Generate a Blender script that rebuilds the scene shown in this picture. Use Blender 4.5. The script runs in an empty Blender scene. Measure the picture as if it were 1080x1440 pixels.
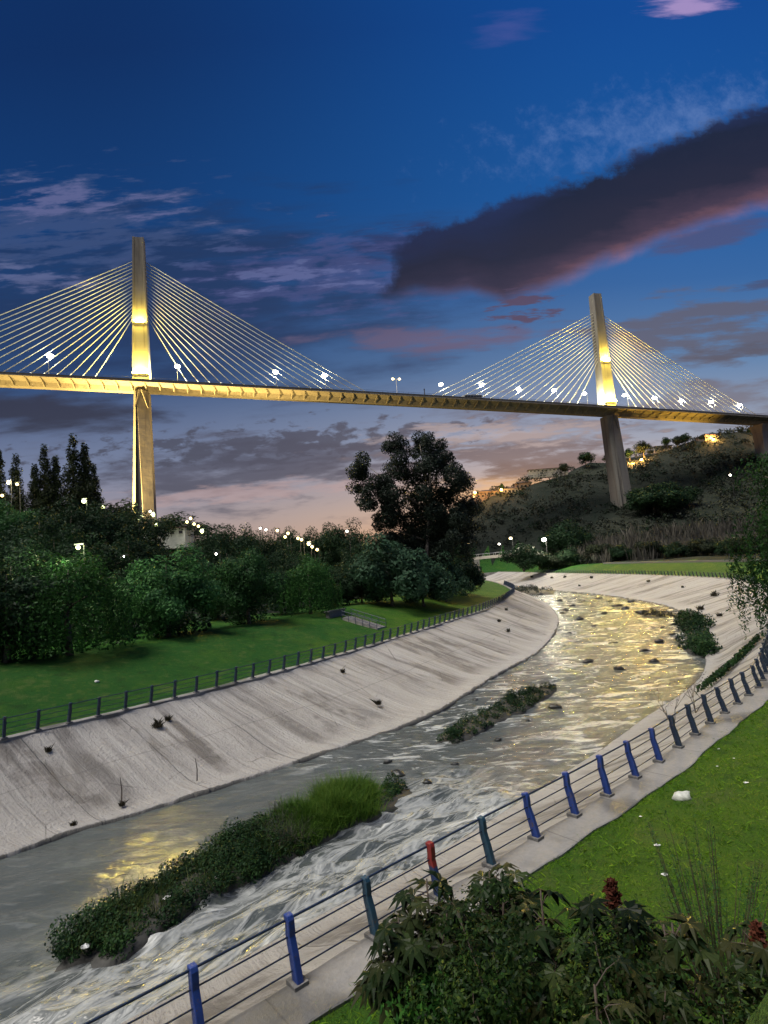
import bpy, math, random
import numpy as np
from mathutils import Vector, Matrix
from mathutils.geometry import delaunay_2d_cdt

random.seed(7)
rng = np.random.default_rng(11)
S = bpy.context.scene
C = S.collection
EXPO = 1.66
CZ = 11.5                      # eye height above the water

# ------------------------------------------------------------------ camera
f_px = 800.0
th = math.atan(75 / 800.0); ro = math.radians(4.2)
c_, s_ = math.cos, math.sin
FW = Vector((0, c_(th), s_(th))); U0 = Vector((0, -s_(th), c_(th))); R0 = Vector((1, 0, 0))
RT = c_(ro) * R0 - s_(ro) * U0
UP = c_(ro) * U0 + s_(ro) * R0
cam_d = bpy.data.cameras.new('camera'); cam = bpy.data.objects.new('camera', cam_d); C.objects.link(cam)
cam_d.sensor_fit = 'HORIZONTAL'; cam_d.sensor_width = 36.0; cam_d.lens = f_px / 1080 * 36
cam_d.clip_end = 9000; cam_d.clip_start = 0.05
cam.matrix_world = Matrix(((RT.x, UP.x, -FW.x, 0), (RT.y, UP.y, -FW.y, 0), (RT.z, UP.z, -FW.z, CZ), (0, 0, 0, 1)))
S.camera = cam


def ray(x, y):
    return FW * f_px + RT * (x - 540) + UP * (720 - y)


def onz(x, y, z=0.0):
    d = ray(x, y); t = (z - CZ) / d.z
    return (d.x * t, d.y * t)


def atd(x, y, Y):
    d = ray(x, y); t = Y / d.y
    return Vector((d.x * t, Y, CZ + d.z * t))


def uv(x, y):
    d = ray(x, y)
    return d.x / d.y, d.z / d.y


# ------------------------------------------------------------------ object helpers
ORD = 'first second third fourth fifth sixth seventh eighth ninth tenth eleventh twelfth'.split()


class MB:
    def __init__(s): s.v = []; s.f = []; s.m = []; s.uv = None

    def add(s, vs, fs, m=0):
        b = len(s.v); s.v.extend(tuple(p) for p in vs)
        s.f.extend(tuple(b + i for i in q) for q in fs); s.m.extend([m] * len(fs))

    def box(s, c, d, M=None, m=0):
        x, y, z = (q / 2 for q in d)
        vs = [Vector((a * x, b * y, e * z)) for e in (-1, 1) for b in (-1, 1) for a in (-1, 1)]
        if M is not None: vs = [M @ v for v in vs]
        c = Vector(c)
        s.add([v + c for v in vs], [(0, 2, 3, 1), (4, 5, 7, 6), (0, 1, 5, 4), (2, 6, 7, 3), (0, 4, 6, 2), (1, 3, 7, 5)], m)

    def tube(s, pts, rad, n=6, m=0, cap=True):
        pts = [Vector(p) for p in pts]
        if not hasattr(rad, '__len__'): rad = [rad] * len(pts)
        b = len(s.v); k = len(pts)
        for i, p in enumerate(pts):
            t = (pts[min(i + 1, k - 1)] - pts[max(i - 1, 0)]).normalized()
            a = t.cross(Vector((0, 0, 1)) if abs(t.z) < .9 else Vector((1, 0, 0))).normalized(); e = t.cross(a)
            for j in range(n):
                q = 2 * math.pi * j / n
                s.v.append(tuple(p + (a * math.cos(q) + e * math.sin(q)) * rad[i]))
        for i in range(k - 1):
            for j in range(n):
                j2 = (j + 1) % n
                s.f.append((b + i * n + j, b + i * n + j2, b + (i + 1) * n + j2, b + (i + 1) * n + j)); s.m.append(m)
        if cap:
            s.f.append(tuple(b + j for j in reversed(range(n)))); s.m.append(m)
            s.f.append(tuple(b + (k - 1) * n + j for j in range(n))); s.m.append(m)

    def prism(s, poly, t, M, m=0):
        """extrude 2D polygon (x,z) by +-t/2 along y, placed by matrix M"""
        n = len(poly)
        vs = [M @ Vector((p[0], -t / 2, p[1])) for p in poly] + [M @ Vector((p[0], t / 2, p[1])) for p in poly]
        fs = [tuple(range(n)), tuple(reversed(range(n, 2 * n)))] + [(i, i + n, (i + 1) % n + n, (i + 1) % n) for i in range(n)]
        s.add(vs, fs, m)

    def sphere(s, c, r, nu=8, nv=5, m=0, sc=(1, 1, 1)):
        vs = [(c[0], c[1], c[2] + r * sc[2])]
        for i in range(1, nv):
            a = math.pi * i / nv
            for j in range(nu):
                b = 2 * math.pi * j / nu
                vs.append((c[0] + r * sc[0] * math.sin(a) * math.cos(b), c[1] + r * sc[1] * math.sin(a) * math.sin(b), c[2] + r * sc[2] * math.cos(a)))
        vs.append((c[0], c[1], c[2] - r * sc[2])); L = len(vs) - 1
        fs = [(0, 1 + j, 1 + (j + 1) % nu) for j in range(nu)]
        for i in range(nv - 2):
            for j in range(nu):
                a = 1 + i * nu + j; b = 1 + i * nu + (j + 1) % nu
                fs.append((a, a + nu, b + nu, b))
        o = 1 + (nv - 2) * nu
        fs += [(L, o + (j + 1) % nu, o + j) for j in range(nu)]
        s.add(vs, fs, m)


def finish(name, me, mats, parent, smooth, loc=None):
    if not isinstance(mats, (list, tuple)): mats = [mats]
    for m in mats: me.materials.append(m)
    if smooth: me.polygons.foreach_set('use_smooth', [True] * len(me.polygons))
    o = bpy.data.objects.new(name, me); C.objects.link(o)
    if parent is not None: o.parent = parent
    if loc is not None: o.location = loc
    return o


def obj(name, mb, mats, parent=None, smooth=False, world=True, loc=None):
    """one mesh object; world=True: vertices are in world space, moved into the parent's frame"""
    me = bpy.data.meshes.new(name)
    vs = mb.v
    if world:
        off = Vector((0, 0, 0))
        p = parent
        while p is not None: off += p.location; p = p.parent
        if loc is not None: off = off + Vector(loc)
        vs = [(v[0] - off.x, v[1] - off.y, v[2] - off.z) for v in vs]
    me.from_pydata(vs, [], mb.f)
    me.update()
    if any(mb.m): me.polygons.foreach_set('material_index', mb.m)
    if mb.uv is not None:
        l = me.uv_layers.new(name='UVMap')
        vi = np.empty(len(me.loops), dtype=np.int32); me.loops.foreach_get('vertex_index', vi)
        l.data.foreach_set('uv', np.asarray(mb.uv, dtype=np.float32)[vi].ravel())
    return finish(name, me, mats, parent, smooth, loc)


def obj_np(name, V, F, mats, parent=None, smooth=False, loc=None):
    """V (n,3), F (m,k) uniform polygons"""
    me = bpy.data.meshes.new(name)
    k = F.shape[1]
    me.vertices.add(len(V)); me.vertices.foreach_set('co', V.astype(np.float32).ravel())
    me.loops.add(F.size); me.loops.foreach_set('vertex_index', F.astype(np.int32).ravel())
    me.polygons.add(len(F)); me.polygons.foreach_set('loop_start', np.arange(0, F.size, k, dtype=np.int32))
    me.update(calc_edges=True)
    return finish(name, me, mats, parent, smooth, loc)


def tag(o, label, cat, group=None):
    o['label'] = label; o['category'] = cat
    if group: o['group'] = group
    return o


def thing(name, label, cat, loc=(0, 0, 0), group=None, rz=0):
    o = bpy.data.objects.new(name, None); C.objects.link(o)
    o.location = loc; o.rotation_euler = (0, 0, rz)
    return tag(o, label, cat, group)


def kind(o, k): o['kind'] = k; return o


def dup(root, loc, rz, label, group, sc=None):
    r = root.copy(); C.objects.link(r); r.location = loc; r.rotation_euler = (0, 0, rz); r['label'] = label
    if group: r['group'] = group
    if sc is not None: r.scale = sc if hasattr(sc, '__len__') else (sc, sc, sc)
    for ch in list(root.children):
        c = ch.copy(); C.objects.link(c); c.parent = r
        for g in list(ch.children):
            d = g.copy(); C.objects.link(d); d.parent = c
    return r


# ------------------------------------------------------------------ numpy noise
def _h(ix, iy, seed):
    n = (ix * 374761393 + iy * 668265263 + seed * 1442695041) & 0xffffffff
    n = ((n ^ (n >> 13)) * 1274126177) & 0xffffffff
    return ((n ^ (n >> 16)) & 0xffff) / 65535.0


def vnoise(x, y, seed=0):
    x = np.asarray(x, float); y = np.asarray(y, float)
    ix = np.floor(x).astype(np.int64); iy = np.floor(y).astype(np.int64)
    fx = x - ix; fy = y - iy
    fx = fx * fx * (3 - 2 * fx); fy = fy * fy * (3 - 2 * fy)
    a = _h(ix, iy, seed); b = _h(ix + 1, iy, seed); c = _h(ix, iy + 1, seed); d = _h(ix + 1, iy + 1, seed)
    return (a * (1 - fx) + b * fx) * (1 - fy) + (c * (1 - fx) + d * fx) * fy - .5


def fbm(x, y, seed=0, o=4):
    r = 0; a = 1
    for k in range(o):
        r = r + a * vnoise(x * 2 ** k, y * 2 ** k, seed + k * 17); a *= .5
    return r


def sst(a, b, x):
    t = np.clip((np.asarray(x, float) - a) / (b - a), 0, 1)
    return t * t * (3 - 2 * t)


# ------------------------------------------------------------------ materials
class NT:
    def __init__(s, nt): s.nt = nt; s.N = nt.nodes; s.L = nt.links

    def n(s, t, **kw):
        o = s.N.new(t)
        for k, v in kw.items(): setattr(o, k, v)
        return o

    def put(s, sock, v):
        if v is None: return
        if isinstance(v, bpy.types.NodeSocket): s.L.new(v, sock)
        elif hasattr(v, '__len__'):
            v = tuple(v)
            if len(sock.default_value) == 4 and len(v) == 3: v = v + (1,)
            sock.default_value = v
        else: sock.default_value = v

    def m(s, op, a, b=None, c=None):
        o = s.n('ShaderNodeMath', operation=op)
        s.put(o.inputs[0], a); s.put(o.inputs[1], b); s.put(o.inputs[2], c)
        return o.outputs[0]

    def mix(s, f, a, b, blend='MIX'):
        o = s.n('ShaderNodeMix', data_type='RGBA', blend_type=blend)
        s.put(o.inputs[0], f); s.put(o.inputs[6], a); s.put(o.inputs[7], b)
        return o.outputs[2]

    def ss(s, x, a, b, lo=0.0, hi=1.0, interp='SMOOTHSTEP'):
        o = s.n('ShaderNodeMapRange', interpolation_type=interp)
        s.put(o.inputs[0], x); s.put(o.inputs[1], a); s.put(o.inputs[2], b); s.put(o.inputs[3], lo); s.put(o.inputs[4], hi)
        return o.outputs[0]

    def noise(s, vec, scale, detail=4, rough=.5, dist=0.0, out=0):
        o = s.n('ShaderNodeTexNoise')
        if vec is not None: s.L.new(vec, o.inputs['Vector'])
        o.inputs['Scale'].default_value = scale; o.inputs['Detail'].default_value = detail
        o.inputs['Roughness'].default_value = rough; o.inputs['Distortion'].default_value = dist
        return o.outputs[out]

    def map(s, vec, sc=(1, 1, 1), rot=(0, 0, 0), loc=(0, 0, 0)):
        o = s.n('ShaderNodeMapping')
        s.L.new(vec, o.inputs[0]); o.inputs[1].default_value = loc; o.inputs[2].default_value = rot; o.inputs[3].default_value = sc
        return o.outputs[0]

    def ramp(s, f, stops, interp='LINEAR'):
        o = s.n('ShaderNodeValToRGB'); s.put(o.inputs[0], f)
        r = o.color_ramp; r.interpolation = interp
        while len(r.elements) < len(stops): r.elements.new(.5)
        for e, (p, c) in zip(r.elements, stops):
            e.position = p; e.color = tuple(c) + ((1,) if len(c) == 3 else ())
        return o.outputs[0]

    def bump(s, h, dist=.1, strength=1.0, normal=None):
        o = s.n('ShaderNodeBump'); o.inputs['Strength'].default_value = strength; o.inputs['Distance'].default_value = dist
        s.put(o.inputs['Height'], h)
        if normal is not None: s.L.new(normal, o.inputs['Normal'])
        return o.outputs[0]


def mat(name):
    m = bpy.data.materials.new(name); m.use_nodes = True
    t = NT(m.node_tree); b = t.N['Principled BSDF']
    return m, t, b


def L3(r, g, b):
    def q(c):
        c /= 255.0
        return c / 12.92 if c <= .04045 else ((c + .055) / 1.055) ** 2.4
    return (q(r), q(g), q(b))


def plain(name, col, rough=.6, metal=0, var=.25, scale=6.0, bump=0.0):
    m, t, b = mat(name)
    tc = t.n('ShaderNodeTexCoord').outputs['Object']
    nz = t.noise(tc, scale, 5, .6)
    c = t.mix(t.ss(nz, .3, .7), tuple(q * (1 - var) for q in col), tuple(min(1, q * (1 + var)) for q in col))
    t.put(b.inputs['Base Color'], c); b.inputs['Roughness'].default_value = rough; b.inputs['Metallic'].default_value = metal
    if bump: t.L.new(t.bump(nz, bump), b.inputs['Normal'])
    return m


def emit(name, col, strength):
    m, t, b = mat(name)
    b.inputs['Base Color'].default_value = (.8, .8, .8, 1)
    b.inputs['Emission Color'].default_value = tuple(col) + (1,); b.inputs['Emission Strength'].default_value = strength
    return m


def leafmat(name, cols, trans=.25, rough=.55, objvar=.35):
    """cols: list of leaf colours picked per leaf; translucent a little"""
    m, t, b = mat(name)
    g = t.n('ShaderNodeNewGeometry'); oi = t.n('ShaderNodeObjectInfo')
    tc = t.n('ShaderNodeTexCoord').outputs['Object']
    big = t.noise(tc, .45, 2, .5)
    f = t.m('ADD', t.m('MULTIPLY', g.outputs['Random Per Island'], .65), t.m('MULTIPLY', t.m('SUBTRACT', big, .35), 1.1))
    col = t.ramp(f, [(i / (len(cols) - 1) * .9 + .05, c) for i, c in enumerate(cols)])
    v = t.m('ADD', 1 - objvar / 2, t.m('MULTIPLY', oi.outputs['Random'], objvar))
    col = t.mix(1.0, col, t.n('ShaderNodeCombineColor').outputs[0], 'MULTIPLY')
    mul = t.N[-1] if False else col.node
    cc = t.n('ShaderNodeCombineXYZ'); t.put(cc.inputs[0], v); t.put(cc.inputs[1], v); t.put(cc.inputs[2], v)
    t.L.new(cc.outputs[0], mul.inputs[7])
    t.L.new(col, b.inputs['Base Color']); b.inputs['Roughness'].default_value = rough
    b.inputs['Specular IOR Level'].default_value = .10
    tr = t.n('ShaderNodeBsdfTranslucent'); t.L.new(col, tr.inputs[0])
    mx = t.n('ShaderNodeMixShader'); mx.inputs[0].default_value = trans
    t.L.new(b.outputs[0], mx.inputs[1]); t.L.new(tr.outputs[0], mx.inputs[2])
    t.L.new(mx.outputs[0], t.N['Material Output'].inputs[0])
    return m


M = {}
M['bark'] = plain('bark', (.09, .075, .06), .85, 0, .4, 5, .03)
M['bark_pale'] = plain('bark_pale', (.15, .13, .11), .8, 0, .35, 4, .03)
M['leaf_green'] = leafmat('leaf_green', [(.012, .036, .014), (.028, .084, .026), (.062, .160, .048)], objvar=.7)
M['leaf_willow'] = leafmat('leaf_willow', [(.012, .040, .011), (.026, .080, .018), (.056, .150, .036)], objvar=.6)
M['leaf_dark'] = leafmat('leaf_dark', [(.006, .015, .007), (.013, .032, .014), (.026, .056, .024)])
M['leaf_olive'] = leafmat('leaf_olive', [(.010, .015, .009), (.019, .028, .015), (.034, .043, .022)])
M['leaf_grey'] = leafmat('leaf_grey', [(.016, .036, .020), (.030, .066, .036), (.060, .115, .065)])
M['leaf_eucalyptus'] = leafmat('leaf_eucalyptus', [(.006, .010, .007), (.012, .019, .013), (.026, .036, .026)], .15)
M['scrub'] = leafmat('scrub', [(.012, .016, .011), (.024, .030, .021), (.050, .053, .042)], .1)
M['reed'] = leafmat('reed', [(.04, .040, .035), (.07, .067, .058), (.115, .108, .092)], .15)
M['island_leaf'] = leafmat('island_leaf', [(.005, .014, .007), (.012, .034, .012), (.030, .068, .018)])
M['grass_blade'] = leafmat('grass_blade', [(.016, .048, .007), (.048, .110, .013), (.11, .175, .030)])
M['lawn_blade'] = leafmat('lawn_blade', [(.06, .14, .010), (.11, .22, .016), (.18, .29, .025)])
M['island_grass'] = leafmat('island_grass', [(.018, .034, .010), (.045, .072, .018), (.10, .11, .04)])
M['weed'] = leafmat('weed', [(.020, .020, .013), (.04, .036, .024), (.07, .06, .04)])
M['castor_leaf'] = leafmat('castor_leaf', [(.006, .012, .005), (.013, .026, .008), (.030, .032, .012), (.034, .078, .020)], .15, .4)
M['shrub_leaf'] = leafmat('shrub_leaf', [(.004, .011, .003), (.009, .024, .006), (.022, .046, .010), (.09, .13, .018)], .2, .45)
M['shrub_bright'] = leafmat('shrub_bright', [(.015, .05, .012), (.03, .10, .018), (.06, .16, .025)], .25, .45)
M['rust_flower'] = leafmat('rust_flower', [(.05, .014, .009), (.085, .026, .016), (.12, .04, .022)], .1)
M['stem'] = plain('stem', (.05, .035, .025), .7, 0, .3, 10)
M['rail_blue'] = plain('rail_blue', (.012, .022, .05), .4, .0, .35, 9)
def worn(name, col, rust=(.09, .06, .045)):
    m, t, b = mat(name)
    g = t.n('ShaderNodeNewGeometry').outputs['Position']
    a = t.noise(g, 3.0, 6, .7); f = t.noise(g, 22, 4, .7)
    c = t.mix(a, tuple(q * .65 for q in col), tuple(q * 1.3 for q in col))
    c = t.mix(t.m('MULTIPLY', t.ss(t.m('ADD', a, t.m('MULTIPLY', f, .6)), .90, .98), .85), c, rust)
    if name == 'post_red':                 # only the head has been painted red
        oz = t.n('ShaderNodeSeparateXYZ'); t.L.new(t.n('ShaderNodeTexCoord').outputs['Object'], oz.inputs[0])
        c = t.mix(t.ss(t.m('ADD', oz.outputs[2], t.m('MULTIPLY', f, .12)), .70, .74), (.012, .03, .10), c)
    t.L.new(c, b.inputs['Base Color']); t.put(b.inputs['Roughness'], t.ss(f, .3, .7, .35, .65))
    t.L.new(t.bump(f, .01), b.inputs['Normal'])
    return m


M['post_blue'] = worn('post_blue', (.014, .042, .205))
M['post_teal'] = worn('post_teal', (.014, .05, .085))
M['post_dark'] = worn('post_dark', (.016, .03, .06))
M['post_red'] = worn('post_red', (.20, .016, .014))
M['plinth'] = plain('plinth', (.13, .125, .12), .85, 0, .3, 12, .02)
M['rock'] = plain('rock', (.06, .06, .055), .7, 0, .5, 4, .05)
M['pale_rock'] = plain('pale_rock', (.52, .52, .47), .8, 0, .25, 6, .03)
M['wet_rock'] = plain('wet_rock', (.02, .021, .02), .35, 0, .5, 4, .05)
M['litter'] = plain('litter', (.75, .75, .72), .5, 0, .1, 9)
M['lamp_metal'] = plain('lamp_metal', (.32, .32, .33), .4, .6, .2, 5)
M['wall_white'] = plain('wall_white', (.27, .25, .23), .8, 0, .2, .7)
M['plaster_white'] = plain('plaster_white', (.6, .58, .53), .8, 0, .15, .7)
M['wall_buff'] = plain('wall_buff', (.16, .12, .10), .85, 0, .25, .7)
M['roof'] = plain('roof', (.07, .045, .035), .85, 0, .3, 1)
M['glass_dark'] = plain('glass_dark', (.02, .022, .025), .15, 0, .2, 2)
M['tyre'] = plain('tyre', (.015, .015, .015), .8, 0, .2, 3)
M['truck_body'] = plain('truck_body', (.22, .23, .25), .4, 0, .2, 2)
M['steel_dark'] = plain('steel_dark', (.04, .04, .045), .5, .3, .2, 3)
M['lamp_white'] = emit('lamp_white', (1, .95, .80), 14)
M['lamp_warm'] = emit('lamp_warm', (1, .74, .26), 2.2)
M['lamp_orange'] = emit('lamp_orange', (1, .42, .06), 5)
M['lamp_green'] = emit('lamp_green', (.88, 1, .36), 2.2)
M['flood'] = emit('flood', (1, .66, .06), 8500)
M['flood_soft'] = emit('flood_soft', (1, .66, .06), 2600)
M['window_lit'] = emit('window_lit', (1, .45, .12), .3)


def m_concrete_bridge():
    m, t, b = mat('bridge_concrete')
    g = t.n('ShaderNodeNewGeometry').outputs['Position']
    sx = t.n('ShaderNodeSeparateXYZ'); t.L.new(g, sx.inputs[0])
    nz = t.noise(g, .12, 6, .6); streak = t.noise(t.map(g, (.5, .5, .03)), 1.2, 4, .6)
    j = t.m('FRACT', t.m('DIVIDE', sx.outputs[2], 4.6))
    joint = t.m('MULTIPLY', t.ss(j, 0, .035, 1, 0), .35)
    c = t.mix(nz, (.15, .138, .115), (.26, .24, .205))
    c = t.mix(t.ss(streak, .5, .75), c, (.10, .09, .075))
    c = t.mix(joint, c, (.06, .055, .045))
    t.L.new(c, b.inputs['Base Color']); b.inputs['Roughness'].default_value = .85
    t.L.new(t.bump(nz, .15), b.inputs['Normal'])
    return m


M['bridge_concrete'] = m_concrete_bridge()
M['parapet'] = plain('parapet', (.065, .06, .055), .8, 0, .3, .5)
M['cable'] = plain('cable', (.72, .70, .50), .5, 0, .1, 1)
M['guide_pipe'] = plain('guide_pipe', (.85, .85, .82), .4, 0, .05, 1)


def m_bank():
    """weathered concrete river lining: u = metres along, v = 0 top .. 1 toe"""
    m, t, b = mat('bank_concrete')
    u = t.n('ShaderNodeUVMap').outputs[0]
    sx = t.n('ShaderNodeSeparateXYZ'); t.L.new(u, sx.inputs[0])
    U, V = sx.outputs[0], sx.outputs[1]
    Us = t.m('ADD', U, t.m('MULTIPLY', V, -1.6))            # streaks drift downstream as they run down
    cv = t.n('ShaderNodeCombineXYZ'); t.put(cv.inputs[0], Us); t.put(cv.inputs[1], V)
    w = cv.outputs[0]
    st = t.noise(t.map(w, (.30, .42, 1)), 1.0, 5, .62, .5)
    st2 = t.noise(t.map(w, (.85, .55, 1), loc=(31, 7, 0)), 1.0, 5, .65, .8)
    st3 = t.noise(t.map(w, (3.0, .8, 1), loc=(5, 9, 0)), 1.0, 4, .65, .3)
    fine = t.noise(t.map(u, (1, 6.5, 1)), 7, 6, .7)
    blot = t.noise(t.map(u, (1, 6.5, 1), loc=(9, 2, 0)), .5, 5, .65)
    c = t.mix(blot, (.26, .242, .22), (.50, .475, .435))
    fade = t.ss(V, .95, .72)
    top = t.ss(V, .0, .22)
    c = t.mix(t.m('MULTIPLY', t.m('MULTIPLY', t.ss(st, .47, .60), t.m('MULTIPLY', fade, t.ss(blot, .36, .56))), .88), c, (.13, .115, .10))
    c = t.mix(t.m('MULTIPLY', t.m('MULTIPLY', t.ss(st2, .52, .66), fade), .5), c, (.16, .148, .137))
    c = t.mix(t.m('MULTIPLY', t.ss(st3, .54, .72), .42), c, (.52, .49, .455))
    c = t.mix(t.m('MULTIPLY', t.ss(st3, .44, .30), .35), c, (.13, .12, .11))
    j = t.m('FRACT', t.m('DIVIDE', Us, 5.2)); joint = t.m('MULTIPLY', t.ss(j, 0, .012, 1, 0), .28)
    c = t.mix(joint, c, (.07, .065, .06))
    wob = t.m('ADD', V, t.m('MULTIPLY', t.m('SUBTRACT', blot, .5), .12))
    c = t.mix(t.m('MULTIPLY', t.ss(wob, .985, .999), .8), c, (.035, .035, .03))
    grain = t.noise(t.map(u, (1, 6.5, 1)), 26, 4, .8)
    c = t.mix(t.m('MULTIPLY', t.ss(fine, .44, .30), .6), c, (.12, .11, .10))
    c = t.mix(t.m('MULTIPLY', t.ss(grain, .55, .72), .45), c, (.56, .53, .49))
    vc = t.n('ShaderNodeTexVoronoi', feature='DISTANCE_TO_EDGE'); t.L.new(t.map(u, (.22, 1.1, 1)), vc.inputs['Vector']); vc.inputs['Scale'].default_value = 1.3
    c = t.mix(t.m('MULTIPLY', t.ss(vc.outputs[0], .012, .0), t.m('MULTIPLY', t.ss(blot, .45, .6), .6)), c, (.08, .074, .068))
    hj = t.m('MULTIPLY', t.ss(t.m('ABSOLUTE', t.m('SUBTRACT', V, .46)), .006, .001), .35)
    c = t.mix(hj, c, (.09, .084, .078))
    t.L.new(c, b.inputs['Base Color']); b.inputs['Roughness'].default_value = .88
    hgt = t.m('ADD', t.m('ADD', t.m('MULTIPLY', fine, .8), t.m('MULTIPLY', st3, .9)), t.m('MULTIPLY', joint, -1.2))
    t.L.new(t.bump(hgt, .22), b.inputs['Normal'])
    return m


M['bank'] = m_bank()


def m_coping():
    m, t, b = mat('coping_concrete')
    g = t.n('ShaderNodeNewGeometry').outputs['Position']
    a = t.noise(g, .8, 6, .65); f = t.noise(g, 9, 5, .7); w = t.noise(g, .35, 3, .5)
    c = t.mix(a, (.13, .125, .115), (.27, .255, .235))
    c = t.mix(t.m('MULTIPLY', t.ss(f, .3, .7), .35), c, (.31, .295, .275))
    c = t.mix(t.m('MULTIPLY', t.ss(w, .48, .62), .75), c, (.065, .062, .056))
    u = t.n('ShaderNodeUVMap').outputs[0]; ux = t.n('ShaderNodeSeparateXYZ'); t.L.new(u, ux.inputs[0])
    jt = t.ss(t.m('FRACT', t.m('DIVIDE', ux.outputs[0], 2.9)), .0, .02, 1, 0); jt = t.m('MULTIPLY', jt, t.ss(ux.outputs[0], 0, 1))
    c = t.mix(t.m('MULTIPLY', jt, .7), c, (.045, .042, .04))
    t.L.new(c, b.inputs['Base Color']); t.put(b.inputs['Roughness'], t.ss(w, .5, .66, .85, .35))
    t.L.new(t.bump(t.m('ADD', f, a), .03), b.inputs['Normal'])
    return m


M['coping'] = m_coping()


def m_lawn():
    m, t, b = mat('lawn')
    g = t.n('ShaderNodeNewGeometry').outputs['Position']
    a = t.noise(g, .22, 4, .6); f = t.noise(g, 2.3, 6, .7); ff = t.noise(g, 18, 4, .75)
    px = t.n('ShaderNodeSeparateXYZ'); t.L.new(g, px.inputs[0])
    lit_side = t.m('ADD', t.m('MULTIPLY', t.ss(px.outputs[0], -14, 12, 0, .75), t.ss(px.outputs[1], 135, 90)), t.m('MULTIPLY', t.m('SUBTRACT', a, .5), 1.6))  # left lawn coloured darker for its trees' shade, plus random mottling
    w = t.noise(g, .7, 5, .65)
    c = t.mix(lit_side, (.016, .080, .010), (.078, .155, .008))
    c = t.mix(t.m('MULTIPLY', t.ss(f, .5, .75), .55), c, (.095, .145, .016))
    c = t.mix(t.m('MULTIPLY', t.ss(w, .53, .68), .6), c, (.09, .125, .03))
    c = t.mix(t.m('MULTIPLY', t.ss(w, .47, .30), .75), c, (.012, .042, .007))
    c = t.mix(t.m('MULTIPLY', t.ss(ff, .55, .35), .6), c, (.014, .036, .006))
    t.L.new(c, b.inputs['Base Color']); b.inputs['Roughness'].default_value = .8; b.inputs['Specular IOR Level'].default_value = .15
    t.L.new(t.bump(t.m('ADD', ff, f), .12), b.inputs['Normal'])
    return m


def m_earth():
    m, t, b = mat('hill_earth')
    g = t.n('ShaderNodeNewGeometry').outputs['Position']
    a = t.noise(g, .03, 6, .62); f = t.noise(g, .25, 6, .7)
    c = t.mix(t.ss(a, .38, .62), (.013, .018, .013), (.026, .030, .023))
    c = t.mix(t.m('MULTIPLY', t.ss(f, .5, .7), .5), c, (.034, .035, .028))
    t.L.new(c, b.inputs['Base Color']); b.inputs['Roughness'].default_value = .95; b.inputs['Specular IOR Level'].default_value = .1
    t.L.new(t.bump(f, 1.2), b.inputs['Normal'])
    return m


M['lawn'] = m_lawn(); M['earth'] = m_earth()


def m_water():
    m, t, b = mat('river_water')
    u = t.n('ShaderNodeUVMap').outputs[0]
    rap = t.n('ShaderNodeAttribute', attribute_name='rapids').outputs['Fac']
    rip = t.n('ShaderNodeAttribute', attribute_name='ripple').outputs['Fac']
    # wave trains: crests lie across the current
    w1 = t.noise(t.map(u, (.62, .26, 1)), 1.0, 5, .58, .7)
    w2 = t.noise(t.map(u, (1.7, .70, 1), loc=(3, 8, 0)), 1.0, 5, .6, .6)
    w3 = t.noise(t.map(u, (4.4, 2.4, 1)), 1.0, 4, .6, .4)
    # streaks pulled along the current
    n1 = t.noise(t.map(u, (.26, .72, 1)), 1.0, 4, .55, .7)
    n2 = t.noise(t.map(u, (.55, 1.7, 1), loc=(3, 8, 0)), 1.0, 4, .6, .6)
    r1 = t.m('ABSOLUTE', t.m('SUBTRACT', n1, .5)); r2 = t.m('ABSOLUTE', t.m('SUBTRACT', n2, .5))
    ridge = t.m('MAXIMUM', t.ss(r1, .075, 0.0), t.m('MULTIPLY', t.ss(r2, .07, 0.0), .7))
    body = t.ss(n1, .50, .78)
    foam_r = t.m('MULTIPLY', rap, t.m('ADD', t.m('MULTIPLY', ridge, .46), t.m('MULTIPLY', body, .80)))
    crest = t.m('MAXIMUM', t.m('MULTIPLY', t.ss(w1, .53, .66), .75), t.m('MULTIPLY', t.ss(w2, .55, .68), .8))
    sheen_u = t.m('MULTIPLY', rip, t.m('MULTIPLY', crest, t.ss(w3, .30, .60, .35, 1.0)))  # pale ripple crests: bright sky reflection put into the water colour
    foam = t.m('MINIMUM', t.m('MAXIMUM', foam_r, sheen_u), 1.0)  # real foam of the rapids together with the painted crest sheen
    base = t.mix(n1, (.050, .058, .056), (.085, .095, .090))
    c = t.mix(foam, base, (.60, .61, .585))  # foam here is rapids foam plus the painted sky sheen on the crests
    t.L.new(c, b.inputs['Base Color'])
    t.put(b.inputs['Roughness'], t.ss(foam, 0, .6, .15, .5)); b.inputs['IOR'].default_value = 1.33
    b.inputs['Specular IOR Level'].default_value = .7
    h = t.m('ADD', t.m('MULTIPLY', w1, 1.1), t.m('ADD', t.m('MULTIPLY', w2, .45), t.m('MULTIPLY', w3, .16)))
    h = t.m('MULTIPLY', h, t.m('ADD', .16, rip))
    h2 = t.m('MULTIPLY', t.m('ADD', t.m('MULTIPLY', n1, 1.0), t.m('MULTIPLY', n2, .45)), rap)
    t.L.new(t.bump(t.m('ADD', h, h2), .42), b.inputs['Normal'])
    return m


M['water'] = m_water()
M['mud'] = plain('mud', (.028, .027, .022), .7, 0, .4, 2, .05)


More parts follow.
